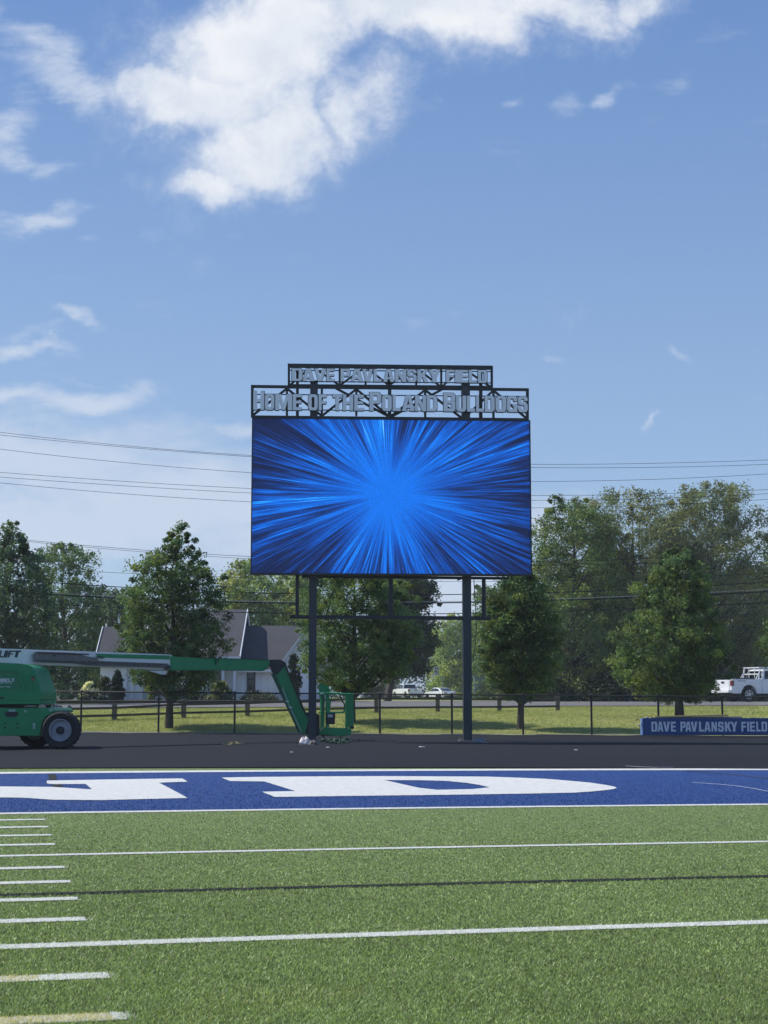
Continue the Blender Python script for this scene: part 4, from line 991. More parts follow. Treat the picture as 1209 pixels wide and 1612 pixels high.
# ------------------------------------------------------------------ vegetation
m_leaf = vcol_mat('leaves', .55, .42, .3)
m_bark = mat('bark', (.075, .062, .05), .9, var=.35, scale=10, bump=.5, bscale=18, stretch=(4, 4, .7))
SHADE = [(.050, .080, .022), (.070, .088, .042), (.042, .072, .028), (.085, .115, .040), (.030, .052, .026), (.068, .105, .036)]
def leaves_np(centers, radii, cols, n_per, leaf, rng, droop=0., flat=.75, flatten=1.):
    k = len(centers); N = int(k*n_per)
    idx = rng.integers(0, k, N)
    d = rng.normal(size=(N, 3)); d /= np.linalg.norm(d, axis=1)[:, None]+1e-9
    rr = rng.random(N)**.45
    off = d*rr[:, None]*radii[idx][:, None]; off[:, 2] *= flat
    p = centers[idx]+off
    # leaf frame
    nrm = rng.normal(size=(N, 3)); nrm[:, 2] += .7; nrm /= np.linalg.norm(nrm, axis=1)[:, None]
    t = rng.normal(size=(N, 3)); t[:, 2] -= droop; t -= nrm*(t*nrm).sum(1)[:, None]; t /= np.linalg.norm(t, axis=1)[:, None]+1e-9
    b = np.cross(nrm, t); s = leaf*(.6+.8*rng.random(N))
    V = np.empty((N, 4, 3)); sl = s[:, None]
    V[:, 0] = p-t*sl*.5; V[:, 1] = p+b*sl*.32; V[:, 2] = p+t*sl*.6; V[:, 3] = p-b*sl*.32
    C = cols[idx]*(.72+.56*rng.random(N))[:, None]
    return V.reshape(-1, 3), np.repeat(C[:, None, :], 4, 1).reshape(-1, 3)
def tree(name, label, trunk_px, base_py, Y, prof, shade, leaf, n_clump, n_per, clump_r, seed, trunk_r=.12, droop=.3, gap=.0, group=None, depth=1., gy=None, bright=1.):
    rng = np.random.default_rng(seed); rs = random.Random(seed)
    if Y is None: g = G(trunk_px, base_py, 50, 110)
    else: g = Vector((P(trunk_px, base_py, Y).x, Y, 0)); g.z = gz(g.x, g.y)
    Y = g.y; root = empty(name, g, label, 'tree', group)
    zs = []; 
    for py, l, r_ in prof:
        a, b = P(l, py, Y), P(r_, py, Y); zs.append((a.z-g.z, (a.x+b.x)/2-g.x, (b.x-a.x)/2))
    zs.sort(); Z = np.array([q[0] for q in zs]); CX = np.array([q[1] for q in zs]); RR = np.array([q[2] for q in zs])
    # clumps, biased to the outside of the crown
    z = Z[0]+(Z[-1]-Z[0])*rng.random(n_clump*3); rad = np.interp(z, Z, RR)
    keep = rng.random(len(z)) < (rad/RR.max())**1.1+.05; z = z[keep][:n_clump]; rad = rad[keep][:n_clump]
    n = len(z); a = rng.random(n)*2*math.pi
    zn = (z-Z[0])/(Z[-1]-Z[0]); lump = 1.02+.09*np.sin(3*a+zn*6+seed)+.07*np.sin(5*a-zn*13+seed*2)+.08*np.sin(2*a+zn*21+seed*3)+.06*rng.normal(size=n)
    q = np.sqrt(.10+.90*rng.random(n)); inner = np.clip(rad-clump_r*.28, .05, None)
    cx = np.interp(z, Z, CX)+np.cos(a)*inner*q*lump; cy = np.sin(a)*inner*q*lump*depth
    cen = np.stack([cx, cy, z], 1); cr = clump_r*(.42+1.1*rng.random(n)**1.3)*np.clip(rad/(RR.max()*.7), .55, 1.1)
    spr = rng.random(n) < .16; cen[spr, 0] = np.interp(z, Z, CX)[spr]+(cen[spr, 0]-np.interp(z, Z, CX)[spr])*1.10; cen[spr, 1] *= 1.10; cen[spr, 2] += .25*clump_r; cr[spr] *= .5
    base = np.array(shade)*bright*np.array([2.05, 1.95, 2.1])
    cc = base[None, :]*(.5+1.0*rng.random(n))[:, None]; warm = rng.random(n) > .72
    cc[warm] *= np.array([1.45, 1.18, .8]); cool = rng.random(n) > .8; cc[cool] *= np.array([.85, .95, 1.25])
    V, C = leaves_np(cen, cr, cc, n_per, leaf, rng, droop)
    np_mesh('crown', V, np.arange(len(V)).reshape(-1, 4), m_leaf, C, root)
    # trunk with forks running up into the crown
    H = Z[-1]; mb = MB(); top = H*.86; pts = []; rads = []
    for i in range(9):
        t = i/8; zc = t*top; cxx = float(np.interp(zc, Z, CX))*min(1, t*1.6)*.8
        pts.append(Vector((cxx+math.sin(t*5+seed)*.05*H*.15, math.cos(t*4+seed)*.03*H*.15, zc-.1*(i == 0)))); rads.append(trunk_r*(1.25 if i == 0 else 1)*(1-t)**.8+.012)
    mb.tube(pts, rads, 9); tk = mb.build('trunk', m_bark, root, smooth=True)
    lm = MB(); order = sorted(range(n), key=lambda i: rs.random())[:46 if trunk_r > .08 else 16]
    for i in order:
        c = Vector(cen[i]); zc = max(Z[0]*.75, c.z-abs(math.hypot(c.x, c.y))*1.05-.2); zc = min(max(zc, H*.12), top*.97); t = zc/top
        j = min(7, int(t*8)); s0 = pts[j].lerp(pts[j+1], t*8-j); r0 = (trunk_r*(1-t)**.8+.012)*.5
        mid = s0.lerp(c, .5)+Vector((0, 0, -.06*(c-s0).length)); mid2 = s0.lerp(c, .25)+Vector((0, 0, .02))
        lm.tube([s0, mid2, mid, c], [r0, r0*.75, r0*.5, r0*.15], 5)
    lm.build('limbs', m_bark, root, smooth=True)
    return root
tree('street_tree', 'young bushy tree by the fence, left, in front of the white house', 268, 1152, 54.6,
     [(826, 276, 294), (842, 262, 308), (862, 250, 318), (880, 226, 326), (893, 200, 334), (920, 186, 346), (950, 184, 352), (990, 184, 358), (1030, 186, 362), (1060, 200, 356), (1085, 220, 335), (1098, 250, 292)], (.050, .084, .032), .075, 640, 110, .31, 11, .12)
tree('street_tree', 'bushy tree behind the basket and the left scoreboard post', 553, 1150, 56.5,
     [(870, 530, 575), (905, 495, 625), (930, 478, 645), (960, 470, 650), (1000, 462, 652), (1030, 466, 650), (1058, 474, 636), (1075, 492, 608), (1090, 525, 580)], (.053, .090, .032), .075, 640, 110, .31, 12, .14)
tree('street_tree', 'slim young tree just right of the right scoreboard post', 818, 1156, 53.4,
     [(895, 802, 832), (912, 788, 846), (935, 774, 862), (960, 760, 874), (1000, 754, 882), (1040, 756, 880), (1070, 768, 870), (1090, 784, 856), (1100, 800, 842)], (.053, .088, .032), .075, 600, 110, .30, 13, .10)
tree('street_tree', 'young tree with low crown behind the blue sign wall', 1068, 1129, 58.5,
     [(860, 1056, 1080), (880, 1035, 1098), (910, 1012, 1118), (950, 998, 1132), (1000, 978, 1142), (1040, 968, 1146), (1070, 972, 1136), (1090, 990, 1122), (1103, 1020, 1112)], (.054, .088, .032), .08, 640, 110, .33, 14, .15)
tree('street_tree', 'tree at the right edge hanging over the white crew pickup', 1243, 1130, 59,
     [(925, 1232, 1256), (960, 1215, 1280), (1005, 1200, 1290), (1040, 1200, 1298), (1060, 1216, 1292), (1085, 1232, 1270)], (.056, .092, .034), .09, 260, 74, .32, 15, .13)
BG = [
 ('tall dark tree at the far left behind the lift boom', 20, 1105, 78, [(818, 14, 32), (840, 0, 44), (865, -18, 56), (900, -60, 78), (950, -85, 92), (1010, -90, 98), (1060, -80, 96), (1100, -60, 88)], 4, .13, 360, 70, .55, 1.25, .25),
 ('broad tree second from the left with upswept branch tips', 100, 1105, 90, [(858, 74, 112), (868, 60, 146), (885, 52, 150), (920, 42, 156), (960, 32, 166), (1010, 28, 176), (1060, 30, 176), (1100, 45, 165)], 2, .14, 420, 70, .6, 1.15, .28),
 ('dark low tree between the broad tree and the house', 170, 1105, 125, [(922, 152, 178), (940, 140, 205), (980, 125, 225), (1040, 120, 230), (1100, 120, 230)], 4, .2, 240, 60, .8, 1.0, .25),
 ('light green tree behind the house roof, left one', 388, 1105, 128, [(884, 376, 404), (898, 358, 425), (915, 345, 440), (950, 338, 450), (1000, 335, 455), (1100, 340, 450)], 3, .2, 320, 66, .8, 1.35, .25),
 ('light green tree behind the house roof, right one', 462, 1105, 132, [(895, 440, 486), (915, 425, 500), (950, 418, 510), (1000, 415, 515), (1100, 420, 510)], 3, .2, 320, 66, .8, 1.3, .25),
 ('dark spreading maple behind the scoreboard posts', 611, 1102, 116, [(880, 615, 662), (905, 596, 683), (925, 588, 688), (950, 584, 680), (975, 585, 682), (1010, 588, 692), (1040, 595, 688), (1060, 610, 672)], 4, .17, 380, 66, .65, .85, .25),
 ('pale green tree behind the basketball hoop', 718, 1102, 215, [(972, 700, 745), (982, 682, 758), (1010, 676, 762), (1050, 678, 764), (1102, 675, 764)], 3, .28, 300, 60, 1.0, 1.5, .25),
 ('rounded tree behind the slim young tree', 790, 1104, 150, [(922, 752, 800), (940, 742, 830), (980, 740, 845), (1040, 742, 850), (1102, 745, 850)], 2, .22, 300, 60, .85, 1.2, .25),
 ('big tree beside the right edge of the screen', 890, 1104, 108, [(785, 868, 915), (800, 852, 945), (820, 842, 965), (850, 834, 985), (900, 822, 1000), (950, 816, 1005), (1020, 816, 1005), (1100, 825, 985)], 5, .14, 560, 90, .75, .95, .35),
 ('huge willow-like tree in the middle of the right-hand wood', 1000, 1104, 112, [(776, 950, 1010), (784, 925, 1050), (800, 905, 1078), (840, 890, 1100), (900, 885, 1110), (960, 890, 1110), (1040, 895, 1110), (1100, 930, 1085)], 1, .13, 640, 95, .8, 1.15, .4),
 ('huge feathery tree with the highest crown at the right', 1122, 1104, 114, [(766, 1085, 1158), (776, 1064, 1172), (795, 1048, 1188), (830, 1036, 1204), (880, 1030, 1210), (950, 1030, 1214), (1030, 1060, 1220), (1100, 1070, 1215)], 1, .13, 680, 95, .8, 1.25, .4),
 ('leafy tree at the far right edge of the wood', 1228, 1104, 120, [(835, 1206, 1240), (860, 1196, 1262), (920, 1186, 1280), (1000, 1180, 1290), (1100, 1178, 1285)], 2, .18, 320, 66, .8, 1.0, .3)]
for i, (lab, px, py, Y, prof, sh, leaf, nc, npc, cr, br, tr_) in enumerate(BG):
    if i == 1: Y = 112
    tree('tall_tree', lab, px, py, Y, prof, SHADE[sh], leaf*1.05, int(nc*1.25), int(npc*1.15), cr*1.08, 100+i, tr_, .8 if sh == 1 else .3, bright=br)
# shrubs
def shrub(name, label, cat, px, py, Y, wpx, hpx, shade, leaf, n, seed, shape='round', up=0.):
    rng = np.random.default_rng(seed); g = Vector((P(px, py, Y).x, Y, 0)); g.z = gz(g.x, Y)
    s = Y/2500; w, h = wpx*s, hpx*s; root = empty(name, g, label, cat)
    k = max(14, n//60); t = rng.random(k); a = rng.random(k)*6.283
    if shape == 'cone': rr = (1-t)**.7*.5*w*.85
    elif shape == 'column': rr = np.sin(np.clip(t, .05, .95)*math.pi)**.5*.5*w*.8
    else: rr = np.sqrt(np.clip(1-t*t, 0, 1))*.5*w*.85
    q = np.sqrt(.2+.8*rng.random(k))
    cen = np.stack([np.cos(a)*rr*q, np.sin(a)*rr*q, t*h*.9+.06], 1); cr = np.full(k, .17*max(w, .6))*(.6+.8*rng.random(k))
    cc = np.array(shade)[None]*(.6+.8*rng.random(k))[:, None]
    V, C = leaves_np(cen, cr, cc, n/k, leaf, rng, -up); np_mesh('foliage', V, np.arange(len(V)).reshape(-1, 4), m_leaf, C, root)
    mb = MB()
    for i in range(5): c = Vector(cen[i % k]); mb.tube([(c.x*.1, c.y*.1, -.05), (c.x*.5, c.y*.5, c.z*.5), c], [.03, .02, .008], 5)
    mb.build('stems', m_bark, root); return root, cen, cr
sb_ = shrub('flowering_shrub', 'white flowering shrub left of the white house', 'shrub', 140, 1106, 88, 34, 28, (.07, .10, .03), .10, 2200, 31)
rng = np.random.default_rng(5); cen = sb_[1]; up_ = cen[cen[:, 2] > .25]; V, C = leaves_np(up_+np.array([0, -.1, .12]), np.full(len(up_), .2), np.tile(np.array([.80, .78, .55]), (len(up_), 1)), 34, .13, rng); np_mesh('blossoms', V, np.arange(len(V)).reshape(-1, 4), m_leaf, C, sb_[0])
shrub('bush', 'loose green bush between the flowering shrub and the weeping spruce', 'shrub', 163, 1105, 89, 34, 42, (.06, .085, .03), .11, 2600, 32)
shrub('weeping_spruce', 'dark drooping spruce standing against the house wall', 'conifer', 184, 1106, 88, 30, 52, (.022, .042, .026), .12, 4200, 33, 'cone')
shrub('bush', 'small bright yellow-green bush left of the porch', 'shrub', 244, 1105, 92, 26, 30, (.14, .19, .04), .10, 1800, 34)
shrub('ornamental_grass', 'pale feathery ornamental grass clump in front of the porch', 'ornamental grass', 347, 1107, 90, 46, 30, (.16, .18, .07), .16, 3200, 35, up=3)
shrub('bush', 'dark purple-green bush under the house window', 'shrub', 399, 1101, 93, 42, 18, (.025, .035, .024), .10, 2200, 36)
shrub('low_hedge', 'low pale green hedge along the bed at the house corner', 'shrub', 415, 1107, 88, 58, 11, (.085, .10, .045), .10, 2200, 37)
shrub('arborvitae', 'narrow dark arborvitae at the right corner of the house', 'conifer', 463, 1105, 92, 24, 82, (.020, .036, .022), .11, 6500, 38, 'column')
shrub('bush', 'dark round bush behind the porch column', 'shrub', 300, 1106, 90, 30, 20, (.03, .045, .028), .10, 1500, 39)
shrub('bush', 'leafy bush beside the porch at the ornamental grass', 'shrub', 322, 1107, 91, 18, 14, (.05, .075, .03), .10, 900, 40)
for i, (px, w, h, lab) in enumerate(((870, 90, 34, 'undergrowth bush under the big tree by the screen'), (950, 90, 38, 'undergrowth bush below the willow-like tree'), (1040, 100, 30, 'undergrowth bush behind the low-crowned young tree'), (1160, 110, 40, 'undergrowth bush behind the white pickup'), (590, 50, 22, 'undergrowth bush left of the far pickup'), (770, 60, 30, 'undergrowth bush behind the blue-grey panel'))):
    shrub('undergrowth_bush', lab, 'shrub', px, 1104, (104 if px < 1150 else 117) if px > 800 else 208, w, h, (.03, .045, .02), .2, 3500, 60+i)
# distant wood closing the view behind the nearer trees
def woods():
    rng = np.random.default_rng(77); k = 1500
    px = rng.uniform(-700, 1900, k); Y = rng.uniform(235, 285, k); x = (px-604.5)/2500*Y
    zt = np.where((px > 655) & (px < 770), 9.0, 13.0)+2.0*np.sin(px*.02)+rng.normal(0, .8, k); t = rng.random(k)
    cen = np.stack([x, Y, .6+t*zt], 1); cr = rng.uniform(1.2, 2.4, k); cc = np.array([.04, .062, .026])[None]*(.6+.8*rng.random(k))[:, None]
    k2 = 850; px2 = rng.uniform(815, 1500, k2); Y2 = rng.uniform(128, 145, k2); z2_ = .5+rng.random(k2)*np.interp(px2, [815, 870, 950, 1150, 1240, 1500], [6.5, 10.5, 12.5, 12.5, 9, 9])
    cen = np.concatenate([cen, np.stack([(px2-604.5)/2500*Y2, Y2, z2_], 1)]); cr = np.concatenate([cr, rng.uniform(.9, 1.5, k2)]); cc = np.concatenate([cc, np.array([.085, .108, .055])[None]*(.6+.8*rng.random(k2))[:, None]])
    V, C = leaves_np(cen, cr, cc, 85, .42, rng); o = np_mesh('distant_wood', V, np.arange(len(V)).reshape(-1, 4), m_leaf, C)
    tag(o, 'far-off dark wood closing the view behind the trees', 'wood', kind='stuff')
woods()
def tufts():
    """short grass on the lawn slope in front of the road"""
    rng = np.random.default_rng(8); N = 120000; x = rng.uniform(-16, 17, N); t = rng.random(N); y0 = 51.8-.18*x+.35; y1 = 66+.5*np.clip(x, -12, 14)-.4
    y = y0+(y1-y0)*t; s = (y-(51.8-.18*x))/(y1+.4-(51.8-.18*x)); z = np.where(s < .45, s, .45+(s-.45)*.636)
    h = rng.uniform(.015, .05, N); w = rng.uniform(.010, .022, N); a = rng.random(N)*6.28; ph = rng.random(N)*6.28; l = rng.random(N)*2.2
    V = np.empty((N, 3, 3)); V[:, 0] = np.stack([x-np.cos(a)*w, y-np.sin(a)*w, z-.01], 1); V[:, 1] = np.stack([x+np.cos(a)*w, y+np.sin(a)*w, z-.01], 1); V[:, 2] = np.stack([x+np.cos(ph)*h*l, y+np.sin(ph)*h*l, z+h], 1)
    dry = (.5+.5*np.sin(x*.7+y*.9+1.5*np.sin(x*.23)))*.5+.5*rng.random(N); c = np.array([.26, .31, .08])*(1-dry[:, None])+np.array([.46, .45, .18])*dry[:, None]; c *= (.6+.8*rng.random(N))[:, None]
    o = np_mesh('lawn_grass', V.reshape(-1, 3), np.arange(N*3).reshape(N, 3), m_leaf, np.repeat(c[:, None], 3, 1).reshape(-1, 3), nper=3); tag(o, 'mown grass on the bank between track and road', 'grass', kind='stuff')
tufts()
# ------------------------------------------------------------------ vehicles
m_car = mat('car_white_paint', (.72, .74, .76), .25, var=.03, coat=.6); m_cglass = mat('car_glass', (.01, .012, .015), .06, spec=.6)
m_tail = mat('tail_lamp', (.16, .015, .012), .25, coat=.5); m_tyre2 = mat('car_tyre', (.02, .02, .022), .8); m_alloy = mat('alloy', (.45, .46, .47), .35, metal=.6); m_trimb = mat('car_black_trim', (.015, .016, .018), .5)
def vehicle(name, label, cat, loc, head, kind, detail=True):
    root = empty(name, loc, label, cat, rz=head)
    pk = kind != 'sedan'; Lh = 2.95 if kind == 'crew' else (2.85 if pk else 2.35); W = 1.0 if pk else .9
    wr = .415 if pk else .33; ax = (1.85, -1.80) if pk else (1.38, -1.38)
    def arch(cx, r, zb, n=10, rev=True):
        pts = [(cx+math.cos(math.pi*i/n)*r, zb+math.sin(math.pi*i/n)*r) for i in range(n+1)]; return pts
    if pk: zb, belt, prof = .48, 1.28, [(-Lh, .62), (-Lh, 1.27), (-Lh+.06, 1.30), (-1.0, 1.31), (1.05, 1.30), (1.25, 1.26), (Lh-.25, 1.17), (Lh, 1.0), (Lh, .55)]
    else: zb, belt, prof = .28, .9, [(-Lh, .45), (-Lh-.02, .80), (-Lh+.12, .96), (-1.7, 1.0), (-.9, .96), (1.1, .93), (1.6, .88), (Lh-.3, .72), (Lh, .58), (Lh-.03, .34)]
    low = []
    for cx in ax: low += [(x, z) for x, z in arch(cx, wr*1.22, zb if pk else .30)]
    outline = prof+[(Lh-.1, zb)]+low+[(-Lh+.1, zb)]
    fr_ = [(x, -W, z) for x, z in outline]; bk_ = [(x, W, z) for x, z in outline]
    # full-length shell split at the wheel arches: side skins plus a narrower inner core
    mb = MB(); mb.prism(fr_, [(x, -W+.28, z) for x, z in outline]); mb.prism([(x, W-.28, z) for x, z in outline], bk_)
    if pk:
        mb.bb(-Lh, -Lh+.07, -W+.281, W-.281, .62, 1.27); mb.bb(-.95, -.85, -W+.281, W-.281, .55, 1.29); mb.bb(-.85, Lh-.02, -W+.281, W-.281, .5, 1.0); mb.bb(-Lh+.07, -.95, -W+.281, W-.281, .55, .80)
        mb.prism([(-.85, -W+.281, 1.0), (1.1, -W+.281, 1.0), (Lh-.05, -W+.281, 1.0), (Lh-.25, -W+.281, 1.17), (1.25, -W+.281, 1.27), (-.85, -W+.281, 1.29)], [(-.85, W-.281, 1.0), (1.1, W-.281, 1.0), (Lh-.05, W-.281, 1.0), (Lh-.25, W-.281, 1.17), (1.25, W-.281, 1.27), (-.85, W-.281, 1.29)])
    else:
        core = [(x, z) for x, z in prof]+[(Lh-.1, .34), (-Lh+.1, .45)]
        mb.prism([(x, -W+.281, z-.002) for x, z in core], [(x, W-.281, z-.002) for x, z in core])
    body = mb.build('body', m_car, root, bevel=.035 if detail else .03, smooth=True)
    if pk: cab = [(-.88, 1.28), (-.74, 1.86), (-.5, 1.93), (.55, 1.93), (.85, 1.82), (1.3, 1.27)] if kind == 'pickup' or kind == 'crew' else None
    else: cab = [(-1.75, .97), (-.95, 1.34), (-.3, 1.43), (.3, 1.40), (1.25, .92)]
    wt = W-.20; w0 = W-.06; z0 = cab[0][1]; zt = max(z for _, z in cab)
    wz = lambda z: w0+(wt-w0)*max(0, (z-z0))/(zt-z0)
    cb_ = MB().prism([(x, -wz(z), z) for x, z in cab], [(x, wz(z), z) for x, z in cab]).build('cab', m_car, root, bevel=.05, smooth=True)
    def sidewin(pts, nm='side_window'):
        for sgn in (-1, 1):
            f = [(x, sgn*(wz(z)+.012), z) for x, z in pts]; b_ = [(x, sgn*(wz(z)-.02), z) for x, z in pts]; MB().prism(f, b_).build(nm, m_cglass, cb_)
    if pk: sidewin([(-.72, 1.34), (-.62, 1.80), (-.02, 1.84), (-.02, 1.34)]); sidewin([(.05, 1.34), (.05, 1.84), (.55, 1.83), (.78, 1.74), (1.1, 1.34)])
    else: sidewin([(-1.25, 1.02), (-.85, 1.26), (-.3, 1.34), (-.12, 1.34), (-.12, 1.0)]); sidewin([(-.05, 1.0), (-.05, 1.34), (.25, 1.32), (1.0, .99)])
    # rear and front glass
    def glass(a, b, nm):
        (xa, za), (xb, zb_) = a, b; d = Vector((xb-xa, 0, zb_-za)).normalized(); n = Vector((-d.z, 0, d.x)); n = n if (n.x*(xa+xb)) > 0 else -n
        v = [Vector((xa, -wz(za)+.1, za)), Vector((xa, wz(za)-.1, za)), Vector((xb, wz(zb_)-.12, zb_)), Vector((xb, -wz(zb_)+.12, zb_))]
        MB().prism([q+n*.02 for q in v], [q-n*.02 for q in v]).build(nm, m_cglass, cb_)
    if pk: glass((-.865, 1.36), (-.76, 1.80), 'rear_window'); glass((1.25, 1.34), (.88, 1.78), 'windscreen')
    else: glass((-1.66, 1.01), (-.98, 1.325), 'rear_window'); glass((1.2, .955), (.36, 1.385), 'windscreen')
    for cx in ax:
        for sgn in (-1, 1):
            mt = Matrix.Translation((cx, sgn*(W-.02), wr)) @ Matrix.Rotation(math.pi if sgn > 0 else 0, 4, 'Z')
            wh_ = MB().lathe([(wr*.6, 0), (wr*.93, 0), (wr, .05), (wr, .2), (wr*.93, .25), (wr*.5, .25)], 28, mt).build('wheel', m_tyre2, root, smooth=True)
            rm_ = MB().lathe([(wr*.66, -.01), (wr*.64, .03), (wr*.58, .05), (wr*.57, .12), (.001, .12)], 28, mt).build('rim', m_trimb, wh_, smooth=True)
            if detail:
                sp = MB()
                for i in range(6):
                    a = 2*math.pi*i/6+.3; d0, d1 = Vector((math.cos(a), 0, math.sin(a))), Vector((math.cos(a+.12), 0, math.sin(a+.12)))
                    sp.bar(mt @ (d0*.04+Vector((0, .015, 0))), mt @ (d0*wr*.62+Vector((0, .015, 0))), .085, .04, up=(mt.to_3x3() @ Vector((0, 1, 0))))
                sp.lathe([(wr*.66, -.012), (wr*.66, .02), (wr*.60, .02), (wr*.60, -.012), (wr*.66, -.012)], 28, mt); sp.lathe([(.08, 0), (.07, -.01), (.001, -.01)], 12, mt)
                sp.build('spokes', m_alloy, wh_)
    if pk:
        for sgn in (-1, 1): MB().bb(-Lh-.025, -Lh+.16, sgn*(W+.004)-.0, sgn*(W-.17), .92, 1.24).build('tail_light', m_tail, root, bevel=.01)
        MB().bb(-Lh-.22, -Lh-.005, -W+.03, W-.03, .52, .68).build('rear_bumper', m_car if kind == 'crew' else m_trimb, root, bevel=.02)
        MB().bb(-Lh-.03, -Lh-.004, -.16, .16, 1.08, 1.18).build('tailgate_handle', m_trimb, root, bevel=.008)
        MB().bb(-Lh+.2, Lh-.2, -W+.1, W-.1, .36, .47).build('chassis', m_trimb, root)
        MB().bb(-.99, -Lh+.1, -W+.3, W-.3, .805, .83).build('bed_floor', m_trimb, root)
        for x in (-.93, .0, 1.15):
            for sgn in (-1, 1): MB().bb(x-.008, x+.008, sgn*(W+.002), sgn*(W-.02), .52, 1.28).build('door_gap', m_trimb, root)
        if kind == 'crew':
            for sgn in (-1, 1):
                MB().bb(-Lh+.35, -Lh+.95, sgn*(W+.003), sgn*(W-.01), 1.19, 1.225).build('side_badge', m_trimb, root)
                MB().bar((-1.05, sgn*.86, 1.30), (-.95, sgn*.84, 1.98), .06, .06).build('rack_post', m_car, root)
                MB().bar((-1.25, sgn*.86, 1.33), (-.98, sgn*.84, 1.75), .04, .04).build('rack_post', m_car, root)
                MB().bar((-1.05, sgn*.84, 2.0), (1.5, sgn*.84, 2.04), .06, .06).build('rack_rail', m_car, root)
            for z in (1.62, 2.0): MB().bar((-.97, -.84, z), (-.97, .84, z), .06, .06).build('rack_bar', m_car, root)
            for yy in (-.3, .3): MB().bar((-.98, yy, 1.34), (-.98, yy, 1.98), .035, .035).build('rack_slat', m_car, root)
            MB().bb(-2.4, -1.1, -.6, .2, .83, 1.38).build('tool_load', mat('dark_load', (.04, .045, .06), .6), root, bevel=.03)
    else:
        for sgn in (-1, 1): MB().bb(-Lh-.035, -Lh+.1, sgn*(W-.02), sgn*(W-.42), .70, .84).build('tail_light', m_tail, root, bevel=.01)
        MB().bb(-Lh-.03, -Lh+.0, -.26, .26, .52, .64).build('number_plate', mat('plate', (.35, .37, .4), .5), root)
        MB().bb(-Lh-.01, -Lh+.12, -W+.06, W-.06, .30, .40).build('diffuser', m_trimb, root)
        MB().bb(-Lh+.2, Lh-.2, -W+.1, W-.1, .2, .335).build('chassis', m_trimb, root)
    return root
def gl(px, Y): x = (px-604.5)/2500*Y; return Vector((x, Y, gz(x, Y)+.03))
# crew pickup: rear wheel seen at px 1175.7
h = R(19); c = gl(1175.7, 98); c = c+Vector((math.cos(h)*1.89, math.sin(h)*1.89, 0))+Vector((-math.sin(h), math.cos(h), 0))*1.03
c.z = gz(c.x, c.y)+.03
vehicle('pickup_truck', 'white crew pickup with ladder rack parked at the right edge', 'pickup truck', c, h, 'crew').scale = (1.05, 1.05, 1.05)
h = R(90+21); c = gl(641, 200); vehicle('pickup_truck', 'far white pickup parked left of the white sedan', 'pickup truck', c, h, 'pickup', False)
h = R(90+32); c = gl(691, 196); vehicle('sedan_car', 'white sedan parked between the far pickup and the right post', 'car', c, h, 'sedan', False)
# basketball hoop
bh = empty('basketball_hoop', gl(697, 165), 'basketball hoop on a grey pole behind the parked cars', 'basketball hoop')
def bl(px, py, dy=0): return P(px, py, 165)+Vector((0, dy, 0))-bh.location
m_hp = mat('hoop_pole', (.25, .27, .28), .5, metal=.4); m_hb = mat('backboard_white', (.6, .62, .63), .4)
MB().tube([bl(697, 1104), bl(697, 1064)], .06, 8).build('pole', m_hp, bh)
MB().bar(bl(697, 1066), bl(688.5, 1058), .07, .07).build('arm', m_hp, bh); MB().bar(bl(697, 1072), bl(689, 1062), .05, .05).build('arm', m_hp, bh)
bb_ = MB(); A, B_, C_, D_ = bl(683.3, 1050, -.3), bl(690.8, 1049, .5), bl(691, 1062, .5), bl(683.6, 1063.5, -.3)
for a, b in ((A, B_), (B_, C_), (C_, D_), (D_, A)): bb_.bar(a, b, .09, .05, up=(0, 1, 0))
bo = bb_.build('backboard_frame', m_hb, bh)
off = Vector((0, .03, 0)); MB().prism([A, B_, C_, D_], [q+off for q in (A, B_, C_, D_)]).build('backboard', mat('backboard_clear', (.10, .12, .11), .2), bh)
sq = [bl(685.5, 1054.5, -.1), bl(688.7, 1054, .2), bl(688.8, 1060, .2), bl(685.6, 1060.6, -.1)]; s_ = MB()
for a, b in zip(sq, sq[1:]+sq[:1]): s_.bar(a-off, b-off, .06, .03, up=(0, 1, 0))
s_.build('target_square', m_hb, bo)
rc = bl(681.5, 1062.3, -.3); ring = [rc+Vector((math.cos(i*math.pi/8)*.23, math.sin(i*math.pi/8)*.23, 0)) for i in range(17)]
MB().tube(ring, .012, 5, caps=False).build('rim', mat('hoop_orange', (.35, .12, .05), .5), bh)
nt = MB()
for i in range(12):
    a = i*math.pi/6; nt.tube([rc+Vector((math.cos(a)*.23, math.sin(a)*.23, 0)), rc+Vector((math.cos(a+.5)*.12, math.sin(a+.5)*.12, -.42))], .012, 4)
    nt.tube([rc+Vector((math.cos(a)*.23, math.sin(a)*.23, 0)), rc+Vector((math.cos(a-.5)*.12, math.sin(a-.5)*.12, -.42))], .012, 4)
nt.build('net', m_hb, bh)
# blue-grey panel / container by the right post
pb = empty('utility_cabinet', gl(757, 150), 'plain blue-grey utility cabinet just right of the right post', 'cabinet')
hh = P(757, 1065.5, 150).z-pb.location.z; MB().bb(-.70, .70, -.5, .5, 0, hh).build('body', mat('cabinet_blue_grey', (.16, .22, .29), .6, var=.08), pb, bevel=.02)
MB().bb(-.74, .74, -.54, .54, hh+.001, hh+.05).build('lid', mat('cabinet_lid', (.2, .26, .33), .6), pb, bevel=.01); MB().bb(-.66, .66, -.52, -.503, .1, hh-.1).build('door', MATS['cabinet_blue_grey'], pb, bevel=.004)
